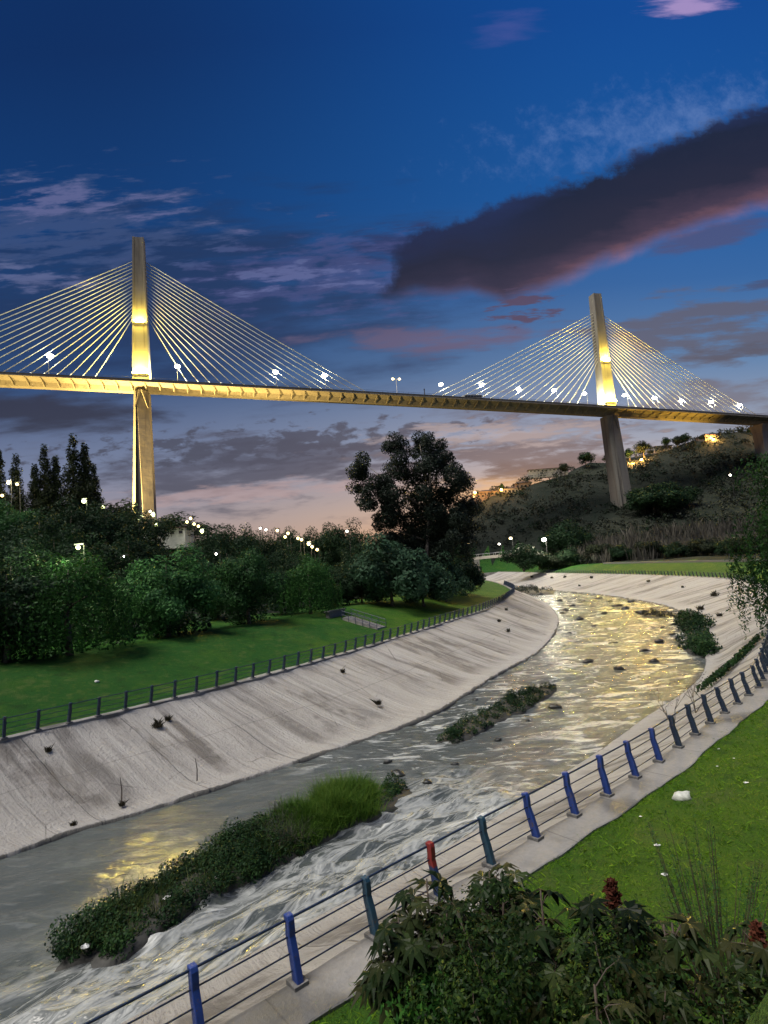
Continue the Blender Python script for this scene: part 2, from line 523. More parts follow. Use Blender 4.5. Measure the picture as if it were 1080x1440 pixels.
# ------------------------------------------------------------------ curves of the channel
def catmull(P, per=12):
    P = np.asarray(P, float); Q = np.vstack([2 * P[0] - P[1], P, 2 * P[-1] - P[-2]])
    out = []
    for i in range(1, len(Q) - 2):
        p0, p1, p2, p3 = Q[i - 1], Q[i], Q[i + 1], Q[i + 2]
        t = np.linspace(0, 1, per, endpoint=False)[:, None]
        out.append(.5 * (2 * p1 + (p2 - p0) * t + (2 * p0 - 5 * p1 + 4 * p2 - p3) * t ** 2 + (3 * p1 - p0 - 3 * p2 + p3) * t ** 3))
    out.append(P[-1:])
    return np.vstack(out)


def arc(P): return np.concatenate([[0], np.cumsum(np.linalg.norm(np.diff(P, axis=0), axis=1))])


def resample(P, n=None, s=None):
    a = arc(P)
    if s is None: s = np.linspace(0, a[-1], n)
    return np.stack([np.interp(s, a, P[:, k]) for k in range(P.shape[1])], 1)


def tangents(P):
    d = np.gradient(P, axis=0)
    return d / np.linalg.norm(d, axis=1)[:, None]


LC = catmull([(-75, -38), (-60, -18), (-45, 1), (-33, 16.5), (-21.12, 31.19), (-14.51, 38.8), (-9.34, 45.64), (-2.54, 56.3), (3.25, 66.6),
              (9.3, 77.9), (14.6, 88), (22.2, 109), (29.0, 136), (34, 190), (33, 235), (31, 270), (29, 305)])
WL = catmull([(-70, -43), (-55, -23.5), (-40, -4.5), (-28.5, 11), (-17.7, 25.9), (-13.2, 29.7), (-7, 35), (2.0, 43.5), (9.9, 57),
              (17.5, 69.5), (26.2, 91.6), (32.2, 114), (37, 142), (42, 195), (41, 238), (39, 272), (37, 305)])
RC = catmull([(-60, -38), (-44.8, -24.6), (-29.6, -11.7), (-14.4, 1.25), (-2.91, 10.94), (2.03, 15.12), (5.2, 17.74), (9.04, 21.09), (13.0, 24.9), (16.7, 28.4),
              (20.43, 32.5), (33, 50), (46, 70), (57, 87.5), (65.5, 106), (69.3, 124), (69.7, 160), (65.6, 209), (63, 240), (61, 272), (58, 305)])
WR = catmull([(-65, -33), (-49.5, -19.5), (-34.2, -6.4), (-19, 6.6), (-7.4, 16.3), (-2.5, 20.5), (.7, 23.1), (4.3, 26.6), (8.1, 30.4), (11.6, 34.0),
              (15.6, 38.4), (27.1, 51.5), (38.8, 74), (46, 90), (50.5, 104), (53.2, 123), (53.2, 153), (50, 180), (48, 240), (46, 272), (44, 305)])
PATH_Z = 3.8


def dist_poly(X, Y, P):
    """distance to polyline P and index of the nearest segment"""
    best = np.full(X.shape, 1e18); bi = np.zeros(X.shape, int)
    for i in range(len(P) - 1):
        a = P[i]; d = P[i + 1] - a; L = d @ d
        if L == 0: continue
        t = np.clip(((X - a[0]) * d[0] + (Y - a[1]) * d[1]) / L, 0, 1)
        q = (X - a[0] - t * d[0]) ** 2 + (Y - a[1] - t * d[1]) ** 2
        k = q < best; best[k] = q[k]; bi[k] = i
    return np.sqrt(best), bi


LCs = LC[::3]; RCs = RC[::3]
CH_POLY = np.vstack([LC[::2], RC[::-1][::2]])


def in_poly(X, Y, P):
    r = np.zeros(X.shape, bool); j = len(P) - 1
    for i in range(len(P)):
        a, b = P[i], P[j]
        k = ((a[1] > Y) != (b[1] > Y)) & (X < (b[0] - a[0]) * (Y - a[1]) / ((b[1] - a[1]) or 1e-9) + a[0])
        r ^= k; j = i
    return r


def land_z(X, Y):
    X = np.atleast_1d(np.asarray(X, float)); Y = np.atleast_1d(np.asarray(Y, float))
    dL, _ = dist_poly(X, Y, LCs); dR, _ = dist_poly(X, Y, RCs)
    left = dL < dR
    d = np.minimum(dL, dR)
    u = X / np.maximum(Y, 1.0)
    nz = fbm(X / 14, Y / 14, 3, 3)
    lawn = 2.4 * sst(1.2, 14, d)
    HL = np.interp(u, [-1.5, -.62, -.42, -.22, -.06, .1], [15, 13, 11, 7, 3.0, 0])
    zl = lawn + HL * sst(17, 75, d) + np.interp(u, [-.5, -.1, .0], [9, 3, 0]) * sst(75, 200, d)
    near = (1 - sst(45, 75, np.hypot(X, Y)))
    zr_near = .10 * np.maximum(d - 1, 0) * (1 - sst(20, 40, d)) + 5.2 * sst(7.4, 9.4, d)
    zr = lawn * (1 - near) + zr_near * near
    H = np.interp(u, [-.3, -.05, .05, .15, .2, .33, .45, .58, .72, 1.2], [3, 8, 28, 47, 55, 69, 76, 86, 92, 95])
    t = np.clip((Y - 225) / 205, 0, 1)
    hill = H * np.minimum(t ** 1.75, 1) * sst(0, 60, d)
    rough = sst(18, 45, d) * nz * (1.2 + 5 * sst(230, 330, Y))
    z = PATH_Z - .08 + np.where(left, zl, zr) + hill + rough
    return z


def lz(x, y): return float(land_z([x], [y])[0])


# ------------------------------------------------------------------ ground sheet (with the channel cut out)
def build_ground():
    pts = []
    for r in np.geomspace(3.0, 3200, 95):
        n = int(np.clip(46 + r * .9, 60, 250)) if r < 700 else 90
        for a in np.linspace(0, 2 * math.pi, n, endpoint=False) + r * .37:
            x, y = r * math.sin(a), r * math.cos(a)
            if y < -20 and r > 60 and random.random() < .75: continue
            pts.append((x, y))
    pts.append((0, 0))
    P = np.array(pts)
    dL, _ = dist_poly(P[:, 0], P[:, 1], LCs); dR, _ = dist_poly(P[:, 0], P[:, 1], RCs)
    keep = (np.minimum(dL, dR) > np.clip(np.hypot(P[:, 0], P[:, 1]) * .02, .5, 4)) & ~in_poly(P[:, 0], P[:, 1], CH_POLY)
    P = P[keep]
    ring = resample(np.vstack([LC]), 260); ring2 = resample(RC, 300)[::-1]
    loop = np.vstack([ring, ring2])
    extra = []
    for Cv, sg in ((LC, 1), (RC, -1)):
        q = resample(Cv, 240); tn = tangents(q); nn = np.stack([-tn[:, 1], tn[:, 0]], 1) * sg
        for off in (1.3, 3.0, 6, 10, 14, 18):
            extra.append(q + nn * off)
    E2 = np.vstack(extra)
    E2 = E2[~in_poly(E2[:, 0], E2[:, 1], CH_POLY)]
    V = np.vstack([loop, P, E2])
    n = len(loop)
    edges = [(i, (i + 1) % n) for i in range(n)]
    vo, eo, fo, *_ = delaunay_2d_cdt([Vector((float(a), float(b))) for a, b in V], edges, [], 0, 1e-4)
    vo = np.array([(v.x, v.y) for v in vo])
    F = np.array([f for f in fo if len(f) == 3])
    cen = vo[F].mean(1)
    ins = in_poly(cen[:, 0], cen[:, 1], loop)
    F = F[~ins]; cen = cen[~ins]
    z = land_z(vo[:, 0], vo[:, 1])
    # orientation
    a, b, c = vo[F[:, 0]], vo[F[:, 1]], vo[F[:, 2]]
    cr = (b[:, 0] - a[:, 0]) * (c[:, 1] - a[:, 1]) - (b[:, 1] - a[:, 1]) * (c[:, 0] - a[:, 0])
    F[cr < 0] = F[cr < 0][:, ::-1]
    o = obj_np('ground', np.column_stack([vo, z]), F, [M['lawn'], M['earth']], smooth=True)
    dL, _ = dist_poly(cen[:, 0], cen[:, 1], LCs); dR, _ = dist_poly(cen[:, 0], cen[:, 1], RCs)
    d = np.minimum(dL, dR) + fbm(cen[:, 0] / 6, cen[:, 1] / 6, 5, 2) * 4
    idx = ((d > 23.5) & (np.hypot(cen[:, 0], cen[:, 1]) > 24)).astype(np.int32)
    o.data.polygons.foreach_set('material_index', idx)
    kind(o, 'structure')
    return o


build_ground()


# ------------------------------------------------------------------ banks, copings, water
def bank(name, top, toe, flip):
    n = 420
    A = resample(top, n); B = resample(toe, n)
    # matching points: move along the toe so that rungs run straight down the slope
    aB = arc(toe); sB = np.linspace(0, aB[-1], n)
    tn = tangents(A); 
    dense = resample(toe, 4000); sd = np.linspace(0, aB[-1], 4000)
    pick = []
    for i in range(n):
        k = np.argmin(np.abs((dense - A[i]) @ tn[i]) + .02 * np.abs(sd - sB[i]) + 1e3 * (np.hypot(*(dense - A[i]).T) > 45))
        pick.append(sd[k])
    pick = np.maximum.accumulate(np.array(pick))
    k = np.ones(9) / 9; pick = np.convolve(np.pad(pick, 4, mode='edge'), k, 'valid')
    B = resample(toe, s=pick)
    al = arc(A)
    prof = [(0, 0), (.012, .01), (.12, .14), (.25, .28), (.4, .44), (.55, .6), (.68, .735), (.8, .855), (.87, .905), (.93, .925), (.985, .94), (1.0, .955), (1.004, 1.0), (1.01, 1.25)]
    mb = MB(); uvs = []
    w = len(prof)
    for i in range(n):
        for (t, dz) in prof:
            p = A[i] * (1 - t) + B[i] * t
            wob = fbm(np.array([al[i] / 1.7]), np.array([t * 4.0]), 8, 3)[0] * .17 * (0 < t < .95)
            z = (PATH_Z - .03) * (1 - dz) - .02 + wob
            mb.v.append((p[0], p[1], z)); uvs.append((al[i], min(t, 1.0)))
    for i in range(n - 1):
        for j in range(w - 1):
            a = i * w + j
            q = (a, a + 1, a + w + 1, a + w)
            mb.f.append(q if flip else q[::-1]); mb.m.append(0)
    mb.uv = uvs
    return kind(obj(name, mb, M['bank'], smooth=True), 'structure')


bank('left_river_bank', LC, WL, False)
bank('right_river_bank', RC, WR, True)


def coping(name, P, sg, w_out, w_in, thick=.12, rough=.0, seed=1):
    """concrete walk along the railing; sg=+1: land lies to the left of the running direction"""
    A = resample(P, 700); tn = tangents(A); nn = np.stack([-tn[:, 1], tn[:, 0]], 1) * sg
    al = arc(A); mb = MB()
    j1 = fbm(al / 1.1, al * 0, seed, 3) * rough; j2 = fbm(al / 1.6, al * 0 + 5, seed, 3) * rough * 1.3
    zt = PATH_Z; uvs = []
    for i in range(len(A)):
        o = A[i] - nn[i] * (w_out + j1[i]); q = A[i] + nn[i] * (w_in + j2[i])
        for p, z in ((o, zt - thick - .1), (o, zt - .015), (o + nn[i] * .03, zt), (q - nn[i] * .03, zt + .004), (q, zt - .015), (q, zt - thick - .1)):
            mb.v.append((p[0], p[1], z)); uvs.append((al[i], 0))
    mb.uv = uvs
    for i in range(len(A) - 1):
        for k in range(5):
            a = i * 6 + k; q = (a, a + 6, a + 7, a + 1)
            mb.f.append(q if sg < 0 else q[::-1]); mb.m.append(0)
    return kind(obj(name, mb, M['coping']), 'structure')


coping('left_footpath', LC, 1, .16, .55, rough=.16, seed=4)
coping('right_footpath', RC, -1, .10, .95, rough=.10, seed=9)

# islands, given by their outline at the water
ISL_MAIN = [onz(x, y, .15) for x, y in [(88, 1350), (170, 1342), (250, 1290), (330, 1242), (420, 1202), (470, 1172), (560, 1132), (582, 1106), (545, 1098), (450, 1128), (380, 1155), (300, 1196), (190, 1258), (105, 1315)]]
ISL_SMALL = [onz(x, y, .12) for x, y in [(614, 1042), (655, 1038), (690, 1020), (745, 995), (782, 968), (772, 962), (725, 980), (660, 1010), (625, 1028)]]
ISL_RIGHT = [onz(x, y, .15) for x, y in [(955, 868), (962, 892), (966, 912), (985, 925), (1008, 922), (1010, 905), (1000, 885), (978, 868)]]
ISL_FAR = [onz(x, y, .15) for x, y in [(722, 834), (775, 835), (778, 829), (745, 826), (720, 828)]]
ISL_MID = [onz(x, y, .12) for x, y in [(905, 858), (950, 862), (958, 868), (935, 868), (905, 866)]]


def build_water():
    n, w = 900, 70
    # denser along the stretch near the camera
    dense = np.concatenate([np.linspace(0, .12, 60, endpoint=False), np.linspace(.12, .42, 600, endpoint=False), np.linspace(.42, 1, 240)])
    a1 = arc(WL); a2 = arc(WR)
    # normalise both edges by matching points listed in order
    kL = np.linspace(0, len(WL) - 1, n); kR = np.linspace(0, len(WR) - 1, n)
    A = resample(WL, s=dense * a1[-1]); B = resample(WR, s=dense * a2[-1])
    mid = (A + B) / 2; am = arc(mid)
    T = np.linspace(-.03, 1.03, w)
    X = A[:, None, 0] * (1 - T) + B[:, None, 0] * T; Y = A[:, None, 1] * (1 - T) + B[:, None, 1] * T
    wd = np.linalg.norm(B - A, axis=1)
    U = np.repeat(am[:, None], w, 1); Vv = T[None] * wd[:, None]
    isl = np.array(ISL_MAIN)
    d, _ = dist_poly(X.ravel(), Y.ravel(), np.vstack([isl, isl[:1]])); d = d.reshape(X.shape)
    # turbulence: strong between the big island and the right bank, slack behind it on the left
    axis = np.array([onz(110, 1350), onz(260, 1290), onz(420, 1210), onz(540, 1150), onz(640, 1130)])
    da, _ = dist_poly(X.ravel(), Y.ravel(), axis); da = da.reshape(X.shape)
    side = (X - Y * 0)  # placeholder
    cax = np.array(onz(300, 1230)); dx = np.array(onz(560, 1110)) - np.array(onz(110, 1330)); dx /= np.linalg.norm(dx)
    lat = (X - cax[0]) * dx[1] - (Y - cax[1]) * dx[0]      # >0: towards the right bank
    lon = (X - cax[0]) * dx[0] + (Y - cax[1]) * dx[1]
    rap = .16 + .80 * sst(-.6, 2.0, lat) * (1 - sst(12, 19, np.abs(lon - 2)))
    rap = rap - .16 * (1 - sst(-3, 0, lat)) * (1 - sst(14, 22, np.abs(lon)))
    rip = sst(7, 15, lon) * .95 + .10
    rip = np.clip(rip * (1 + .8 * fbm(U / 9, Vv / 6, 23, 2)), .04, 1)
    rap = rap * (1 - sst(11, 17, lon))
    rap = np.clip(rap + .25 * fbm(U / 5, Vv / 4, 21, 2) * (rap > .15), .02, 1)
    fade = 1 / (1 + (np.hypot(X, Y) / 160) ** 2)
    wav = fbm(U / 2.6 + .9 * vnoise(U / 3, Vv / 3, 5), Vv / 1.25, 31, 3) * .20 + fbm(U / .9, Vv / .6, 41, 2) * .07
    rid = (1 - 2 * np.abs(vnoise(U / 2.2 + fbm(U / 2, Vv / 2, 9, 2), Vv / 1.3, 61))) ** 3 * .20 - .08
    wv2 = fbm(U / 1.5, Vv / 3.4, 35, 3) * .26 * rip
    Z = (wav + rid * rap) * (.30 + 1.1 * rap) * (.4 + .6 * fade) + wv2
    Vt = np.column_stack([X.ravel(), Y.ravel(), Z.ravel()])
    i, j = np.meshgrid(np.arange(n - 1), np.arange(w - 1), indexing='ij'); a = (i * w + j).ravel()
    n_, F = n, np.column_stack([a, a + 1, a + w + 1, a + w])
    o = obj_np('river_water', Vt, F, M['water'], smooth=True)
    me = o.data
    l = me.uv_layers.new(name='UVMap'); vi = np.empty(len(me.loops), dtype=np.int32); me.loops.foreach_get('vertex_index', vi)
    l.data.foreach_set('uv', np.column_stack([U.ravel(), Vv.ravel()])[vi].astype(np.float32).ravel())
    at = me.attributes.new('rapids', 'FLOAT', 'POINT'); at.data.foreach_set('value', rap.ravel().astype(np.float32))
    at = me.attributes.new('ripple', 'FLOAT', 'POINT'); at.data.foreach_set('value', rip.ravel().astype(np.float32))
    kind(o, 'structure')


build_water()
mb = MB()
A = resample(WL, 120); B = resample(WR, 120)
for i in range(120):
    mb.v += [(A[i][0], A[i][1], -1.0), (B[i][0], B[i][1], -1.0)]
for i in range(119):
    mb.f.append((2 * i, 2 * i + 1, 2 * i + 3, 2 * i + 2)); mb.m.append(0)
kind(obj('river_bed', mb, M['mud']), 'structure')


mb = MB(); mb.box((46, 304.2, .9), (64, 3, 5.6)); mb.box((46, 298, -.4), (40, 7, 2.2))  # added end wall, hides the horizon glow that showed under the ground sheet
kind(obj('added_channel_end_wall', mb, M['coping']), 'structure')


# ------------------------------------------------------------------ vegetation building blocks
def leaves_np(P, size, aspect=.45, droop=0.0, r=None, up=0.0, N=None):
    """one pointed quad per point"""
    r = r or rng
    n = len(P)
    d = r.normal(size=(n, 3)); d[:, 2] = d[:, 2] * .8 - droop + up
    d /= np.linalg.norm(d, axis=1)[:, None]
    if N is not None:                       # blade lies roughly along the surface of its clump
        q = N + r.normal(size=(n, 3)) * .45; q /= np.linalg.norm(q, axis=1)[:, None] + 1e-9
        d = d - q * np.sum(d * q, 1)[:, None]; d /= np.linalg.norm(d, axis=1)[:, None] + 1e-9
        e = np.cross(q, d)
    else:
        e = np.cross(d, r.normal(size=(n, 3)))
    e /= np.linalg.norm(e, axis=1)[:, None] + 1e-9
    L = (size * r.uniform(.6, 1.35, n))[:, None]
    a = P - d * L * .5; b = P + e * L * aspect * .5; c = P + d * L * .5; f = P - e * L * aspect * .5
    V = np.stack([a, b, c, f], 1).reshape(-1, 3)
    return V, np.arange(4 * n).reshape(-1, 4)


def ball(n, r=None):
    r = r or rng
    d = r.normal(size=(n, 3)); d /= np.linalg.norm(d, axis=1)[:, None]
    return d * (r.uniform(.25, 1, n) ** .45)[:, None]


def clump_points(centres, radii, n, squash=.85, normals=False):
    w = np.asarray(radii) ** 2; w = w / w.sum()
    k = rng.choice(len(centres), n, p=w)
    b = ball(n); b[:, 2] *= squash
    P = np.asarray(centres)[k] + b * np.asarray(radii)[k][:, None]
    if not normals: return P
    c0 = np.mean(np.asarray(centres), 0); g = P - c0; g /= np.abs(g).max(0) + 1e-9
    N = b / (np.linalg.norm(b, axis=1)[:, None] + 1e-9) + g * 1.25 + np.array([0, 0, .15])
    return P, N / (np.linalg.norm(N, axis=1)[:, None] + 1e-9)


PROTO = {}


def tree_proto(key, name, cat, H, crown, leafm, barkm, trunk_r, limb_to, leaf, n, extra=None, lean=(0, 0), droop=0.2, squash=.85, fork=.35):
    """crown: (centres, radii); builds an Empty with trunk and crown of height about H"""
    centres, radii = crown
    root = thing(name, 'tree', cat)
    P, N = clump_points(centres, radii, n, squash, True)
    if extra is not None:
        g = extra - np.mean(np.asarray(centres), 0); g[:, 2] *= .4; g /= np.linalg.norm(g, axis=1)[:, None] + 1e-9
        P = np.vstack([P, extra]); N = np.vstack([N, g])
    V, F = leaves_np(P, leaf, droop=droop, N=N)
    obj_np('crown', V, F, leafm, root)
    tb = MB()
    zf = H * fork
    top = Vector((lean[0], lean[1], H * .8))
    base = Vector((0, 0, -H * .03))
    mid = Vector((lean[0] * .35 + .02 * H * random.uniform(-1, 1), lean[1] * .35, zf))
    tb.tube([base, mid * .5, mid, mid.lerp(top, .5), top], [trunk_r * 1.25, trunk_r, trunk_r * .8, trunk_r * .5, trunk_r * .15], 8)
    for c in limb_to:
        c = Vector(c); st = mid.lerp(top, max(0, min(.75, (c.z - zf) / H - .1)))
        m_ = st.lerp(c, .5) + Vector((0, 0, .04 * H * random.uniform(-.5, 1)))
        tb.tube([st, m_, c], [trunk_r * .42, trunk_r * .26, trunk_r * .08], 5)
    obj('trunk', tb, barkm, root, smooth=True, world=False)
    root['H'] = H
    PROTO[key] = [root, False]
    return root


def ell_crown(H, rx, rz, zc, k, rr, seed, flat=0.0):
    r = np.random.default_rng(seed)
    cs = []; rs = []
    for i in range(k):
        d = r.normal(size=3); d /= np.linalg.norm(d)
        q = r.uniform(.35, .95)
        c = np.array([d[0] * rx * q, d[1] * rx * q, zc + d[2] * rz * q])
        if d[2] < 0: c[2] += flat * rz
        cs.append(c); rs.append(rr * r.uniform(.7, 1.3))
    return np.array(cs), np.array(rs)


def strands(n, rx, ztop, zlow, per, seed, rmin=.55):
    """hanging willow fronds: points along near-vertical strings"""
    r = np.random.default_rng(seed); out = []
    for i in range(n):
        a = r.uniform(0, 2 * math.pi); q = rx * r.uniform(rmin, 1.05)
        x, y = q * math.cos(a), q * math.sin(a)
        z0 = ztop * (1 - .35 * (q / rx) ** 2) * r.uniform(.8, 1); z1 = zlow * r.uniform(.55, 2.2)
        m = max(3, int((z0 - z1) * per))
        t = r.uniform(0, 1, m)
        out.append(np.column_stack([x * (1 + .06 * t) + r.normal(0, .09, m), y * (1 + .06 * t) + r.normal(0, .09, m), z0 + (z1 - z0) * t]))
    return np.vstack(out)


def protos():
    for i, (lm, n) in enumerate([('leaf_green', 17000), ('leaf_green', 17000), ('leaf_dark', 12000)]):
        cr = ell_crown(9, 4.7, 4.4, 4.4, 62, 1.35, 100 + i, .0)
        tree_proto('broad%d' % i, 'broadleaf_tree', 'tree', 9, cr, M[lm], M['bark'], .22, [cr[0][k] for k in range(0, 34, 4)], .34, n)
    for i in range(2):
        cr = ell_crown(9, 4.3, 3.0, 5.7, 36, 1.25, 120 + i, .15)
        tree_proto('willow%d' % i, 'willow_tree', 'tree', 9, cr, M['leaf_willow'], M['bark'], .26, [cr[0][k] for k in range(0, 30, 4)], .30, 5000,
                   extra=strands(330, 4.9, 7.4, .5, 6, 130 + i), droop=.9)
    for i in range(2):                      # tall spires
        r = np.random.default_rng(140 + i); cs = []; rs = []
        for k in range(46):
            t = k / 45; z = 3 + 19.5 * t; w = 2.6 * (1 - t) ** .7 * (.55 + .45 * min(1, t * 5))
            a = r.uniform(0, 6.28); q = w * r.uniform(.2, .9)
            cs.append((q * math.cos(a), q * math.sin(a), z + r.uniform(-.6, .6))); rs.append(.65 + 1.45 * (1 - t) * r.uniform(.6, 1.1))
        tree_proto('spire%d' % i, 'poplar_tree', 'tree', 23, (np.array(cs), np.array(rs)), M['leaf_olive'], M['bark'], .3, [], .5, 9500, squash=1.4, droop=-.3, fork=.5)
    for i, lm in enumerate(['leaf_olive', 'leaf_dark']):     # ridge trees
        cr = ell_crown(9, 3.2, 3.4, 5.2, 22, 1.5, 160 + i, .15)
        tree_proto('ridge%d' % i, 'ridge_tree', 'tree', 9, cr, M[lm], M['bark'], .2, [cr[0][k] for k in range(0, 16, 3)], .75, 1900)
    for i, lm in enumerate(['leaf_dark', 'leaf_olive', 'leaf_grey']):      # bushes with foliage to the ground
        cr = ell_crown(4, 2.5, 1.9, 1.9, 26, .85, 170 + i, .05)
        tree_proto('bush%d' % i, 'bush', 'bush', 4, cr, M[lm], M['bark'], .1, [cr[0][k] for k in range(0, 26, 5)], .26, 7500, fork=.2)
    # the big eucalyptus: separate leafy masses on long limbs, gaps between them
    r = np.random.default_rng(5); cs = []; rs = []
    lobes = [(-7.6, 22.3, 2.3), (-9.2, 19.5, 2.4), (-6.0, 19.0, 2.5), (-7.9, 16.2, 2.0), (-6.3, 12.6, 1.5), (-3.0, 24.2, 2.6), (-1.2, 21.5, 3.0), (-3.6, 16.8, 2.6), (1.6, 25.4, 2.5), (3.9, 24.8, 2.4),
             (3.0, 21.0, 3.3), (6.4, 21.5, 2.4), (6.2, 17.6, 3.0), (8.3, 18.0, 2.2), (9.0, 14.2, 2.2), (.4, 17.0, 3.2), (3.4, 14.2, 3.4), (6.6, 12.0, 2.8), (8.6, 10.2, 1.8), (-3.6, 11.4, 3.0), (0, 11.0, 3.6), (4.0, 9.2, 3.3),
             (-5.2, 8.0, 2.4), (-1.2, 7.2, 2.8), (3.2, 7.0, 2.6), (7.2, 7.6, 2.2), (-4.9, 14.2, 1.7)]
    for (x, z, q) in lobes:
        for k in range(8):
            d = ball(1, r)[0]
            cs.append((x + d[0] * q * .75, d[1] * q * 1.7 + r.uniform(-1.5, 1.5), z + d[2] * q * .8)); rs.append(q * r.uniform(.44, .74))
    tree_proto('euca', 'eucalyptus_tree', 'tree', 27, (np.array(cs), np.array(rs)), M['leaf_eucalyptus'], M['bark_pale'], .45,
               [(x, 0, z) for x, z, q in lobes[:19:2]], .40, 80000, lean=(3.2, 0), fork=.3)


protos()


def place(key, x, y, H, label, group=None, rz=None, z=None, sx=1.0):
    root, used = PROTO[key]
    s = H / root['H']
    rz = random.uniform(0, 6.28) if rz is None else rz
    z = lz(x, y) if z is None else z
    loc = (x, y, z)
    if not used:
        PROTO[key][1] = True
        root.location = loc; root.rotation_euler = (0, 0, rz); root.scale = (s * sx, s * sx, s); root['label'] = label
        if group: root['group'] = group
        return root
    return dup(root, loc, rz, label, group, (s * sx, s * sx, s))


def place_px(key, px, top, Y, label, group=None, rz=None, sx=1.0, maxh=None):
    """tree whose top shows near pixel (px, top) when it stands at forward distance Y"""
    p = atd(px, top, Y); z = lz(p.x, Y)
    H = max(1.5, p.z - z)
    if maxh: H = min(H, maxh)
    return place(key, p.x, Y, H, label, group, rz, z, sx)


G_LEFT = 'trees along the left lawn'
G_WOOD = 'trees of the wooded left hillside'
front = [('willow0', 95, 772, 47, 'weeping willow with bright fronds at the left end of the lawn', 1.05), ('broad0', 232, 768, 56, 'large round broadleaf tree behind the left lawn right of the willow', 1.05),
         ('broad1', 345, 772, 64, 'round tree behind the middle of the left lawn', .95), ('willow1', 432, 780, 72, 'drooping tree at the top of the concrete stairs', .95),
         ('broad2', 8, 770, 45, 'dark tree at the left picture edge behind the lawn', 1.0), ('broad2', 165, 800, 60, 'dark tree in the gap between the willow and the large round tree', .9),
         ('broad0', 292, 790, 70, 'dark tree in the gap left of the middle lawn tree', .8), ('broad2', 392, 792, 74, 'dark tree squeezed in right of the middle lawn tree', .8)]
for key, px, top, Y, lab, sx in front: place_px(key, px, top, Y, lab, G_LEFT, sx=sx)
wood_lab = 'dark rounded tree crowding the wooded left hillside below the bridge'
wood = [(10, 705, 78), (55, 712, 74), (100, 698, 84), (150, 706, 88), (195, 715, 92), (30, 740, 62), (75, 735, 66), (130, 745, 68), (180, 740, 76), (228, 768, 96), (262, 767, 100), (300, 737, 108), (332, 735, 112),
        (365, 748, 112), (398, 764, 110), (250, 774, 82), (205, 760, 80), (318, 762, 88), (355, 770, 92), (412, 778, 100), (438, 785, 96), (462, 790, 104), (292, 752, 128), (345, 742, 134), (385, 753, 136), (470, 800, 84), (448, 810, 80),
        (15, 770, 54), (60, 790, 56), (490, 790, 98), (515, 800, 104), (500, 770, 120)]
for i, (px, top, Y) in enumerate(wood): place_px(random.choice(['broad2', 'broad2', 'broad2', 'broad2', 'broad1']), px, top, Y, wood_lab, G_WOOD, sx=random.uniform(.85, 1.1))
for i, (px, top, Y, k) in enumerate([(62, 628, 128, 0), (78, 640, 130, 1), (102, 614, 132, 0), (118, 622, 134, 1), (132, 655, 136, 0), (48, 652, 126, 1), (22, 641, 120, 0), (-2, 632, 120, 1)]):
    place_px('spire%d' % k, px, top, Y, ['poplar at the left of the tall poplar clump', 'second poplar of the tall clump', 'tallest poplar of the clump on the left hill', 'poplar just right of the tallest poplar', 'short poplar at the right end of the clump',
                                        'low poplar at the left foot of the clump', 'lone slender poplar beside the bright lamps at left', 'poplar cut by the left picture edge'][i], 'tall poplars on the left hill', sx=1.15)
place_px('ridge0', 160, 701, 140, 'small spiky tree between the poplars and the left pylon', G_WOOD)
place_px('broad2', 242, 716, 215, 'dark domed tree behind the low white building', G_WOOD, sx=1.9)
# centre of the picture
place_px('euca', 576, 612, 96, 'huge dark eucalyptus with a pale leaning trunk on the peninsula', 'trees on the peninsula', rz=.1)
for (key, px, top, Y, lab, sx) in [('bush2', 545, 754, 83, 'biggest round bush in front of the eucalyptus', 1.0), ('bush2', 590, 774, 86, 'grey-green bush right of the biggest round bush', .9), ('bush2', 622, 778, 94, 'grey-green bush at the right end of the peninsula bushes', .8),
                                  ('bush0', 645, 782, 108, 'small dark bush at the tip of the peninsula bushes', .9), ('bush0', 505, 790, 86, 'dark bush at the top of the stairs', .9)]:
    place_px(key, px, top, Y, lab, 'bushes on the peninsula', sx=sx)
for (px, top, Y, lab) in [(432, 742, 170, 'dark tree left in the group left of the eucalyptus'), (458, 735, 165, 'dark tree second in the group left of the eucalyptus'), (482, 727, 160, 'tallest dark tree in the group left of the eucalyptus'), (404, 738, 180, 'dark tree just behind the row of hillside lamps'), (505, 745, 150, 'dark tree tucked against the left of the eucalyptus'),
                          (630, 745, 150, 'dark tree behind the right side of the eucalyptus'), (648, 765, 165, 'low dark tree at the far end of the peninsula')]:
    place_px('broad2', px, top, Y, lab, 'trees on the peninsula', sx=.9)
# ridge on the right
names = ['small ridge tree alone at the left of the hilltop', 'round ridge tree left of the right pylon', 'ridge tree touching the left side of the right pylon leg', 'ridge tree right of the right pylon leg', 'tall ridge tree above the orange lit wall',
         'ridge tree left in the long hilltop row', 'second ridge tree in the long hilltop row', 'third ridge tree in the long hilltop row', 'wide ridge tree in the long hilltop row', 'ridge tree right in the long hilltop row', 'ridge tree before the orange lit house', 'low ridge tree under the orange lit house']
for i, (px, top, w) in enumerate([(793, 652, .9), (822, 638, 1.3), (852, 640, .8), (884, 633, 1.0), (903, 622, 1.1), (936, 617, .9), (951, 614, 1.0), (963, 612, 1.1), (986, 613, 1.0), (1020, 618, .7), (1042, 606, .8), (1054, 604, .8)]):
    place_px('ridge%d' % (i % 2), px, top - 2, 424, names[i], 'trees on the hilltop at right', sx=w * 1.25)
for i, (px, top) in enumerate([(705, 680), (712, 684), (742, 686), (750, 688), (672, 690), (690, 694)]):
    place_px('ridge1', px, top, 428, 'tiny dark tree among the hilltop houses', 'little trees among the hilltop houses', sx=.8)
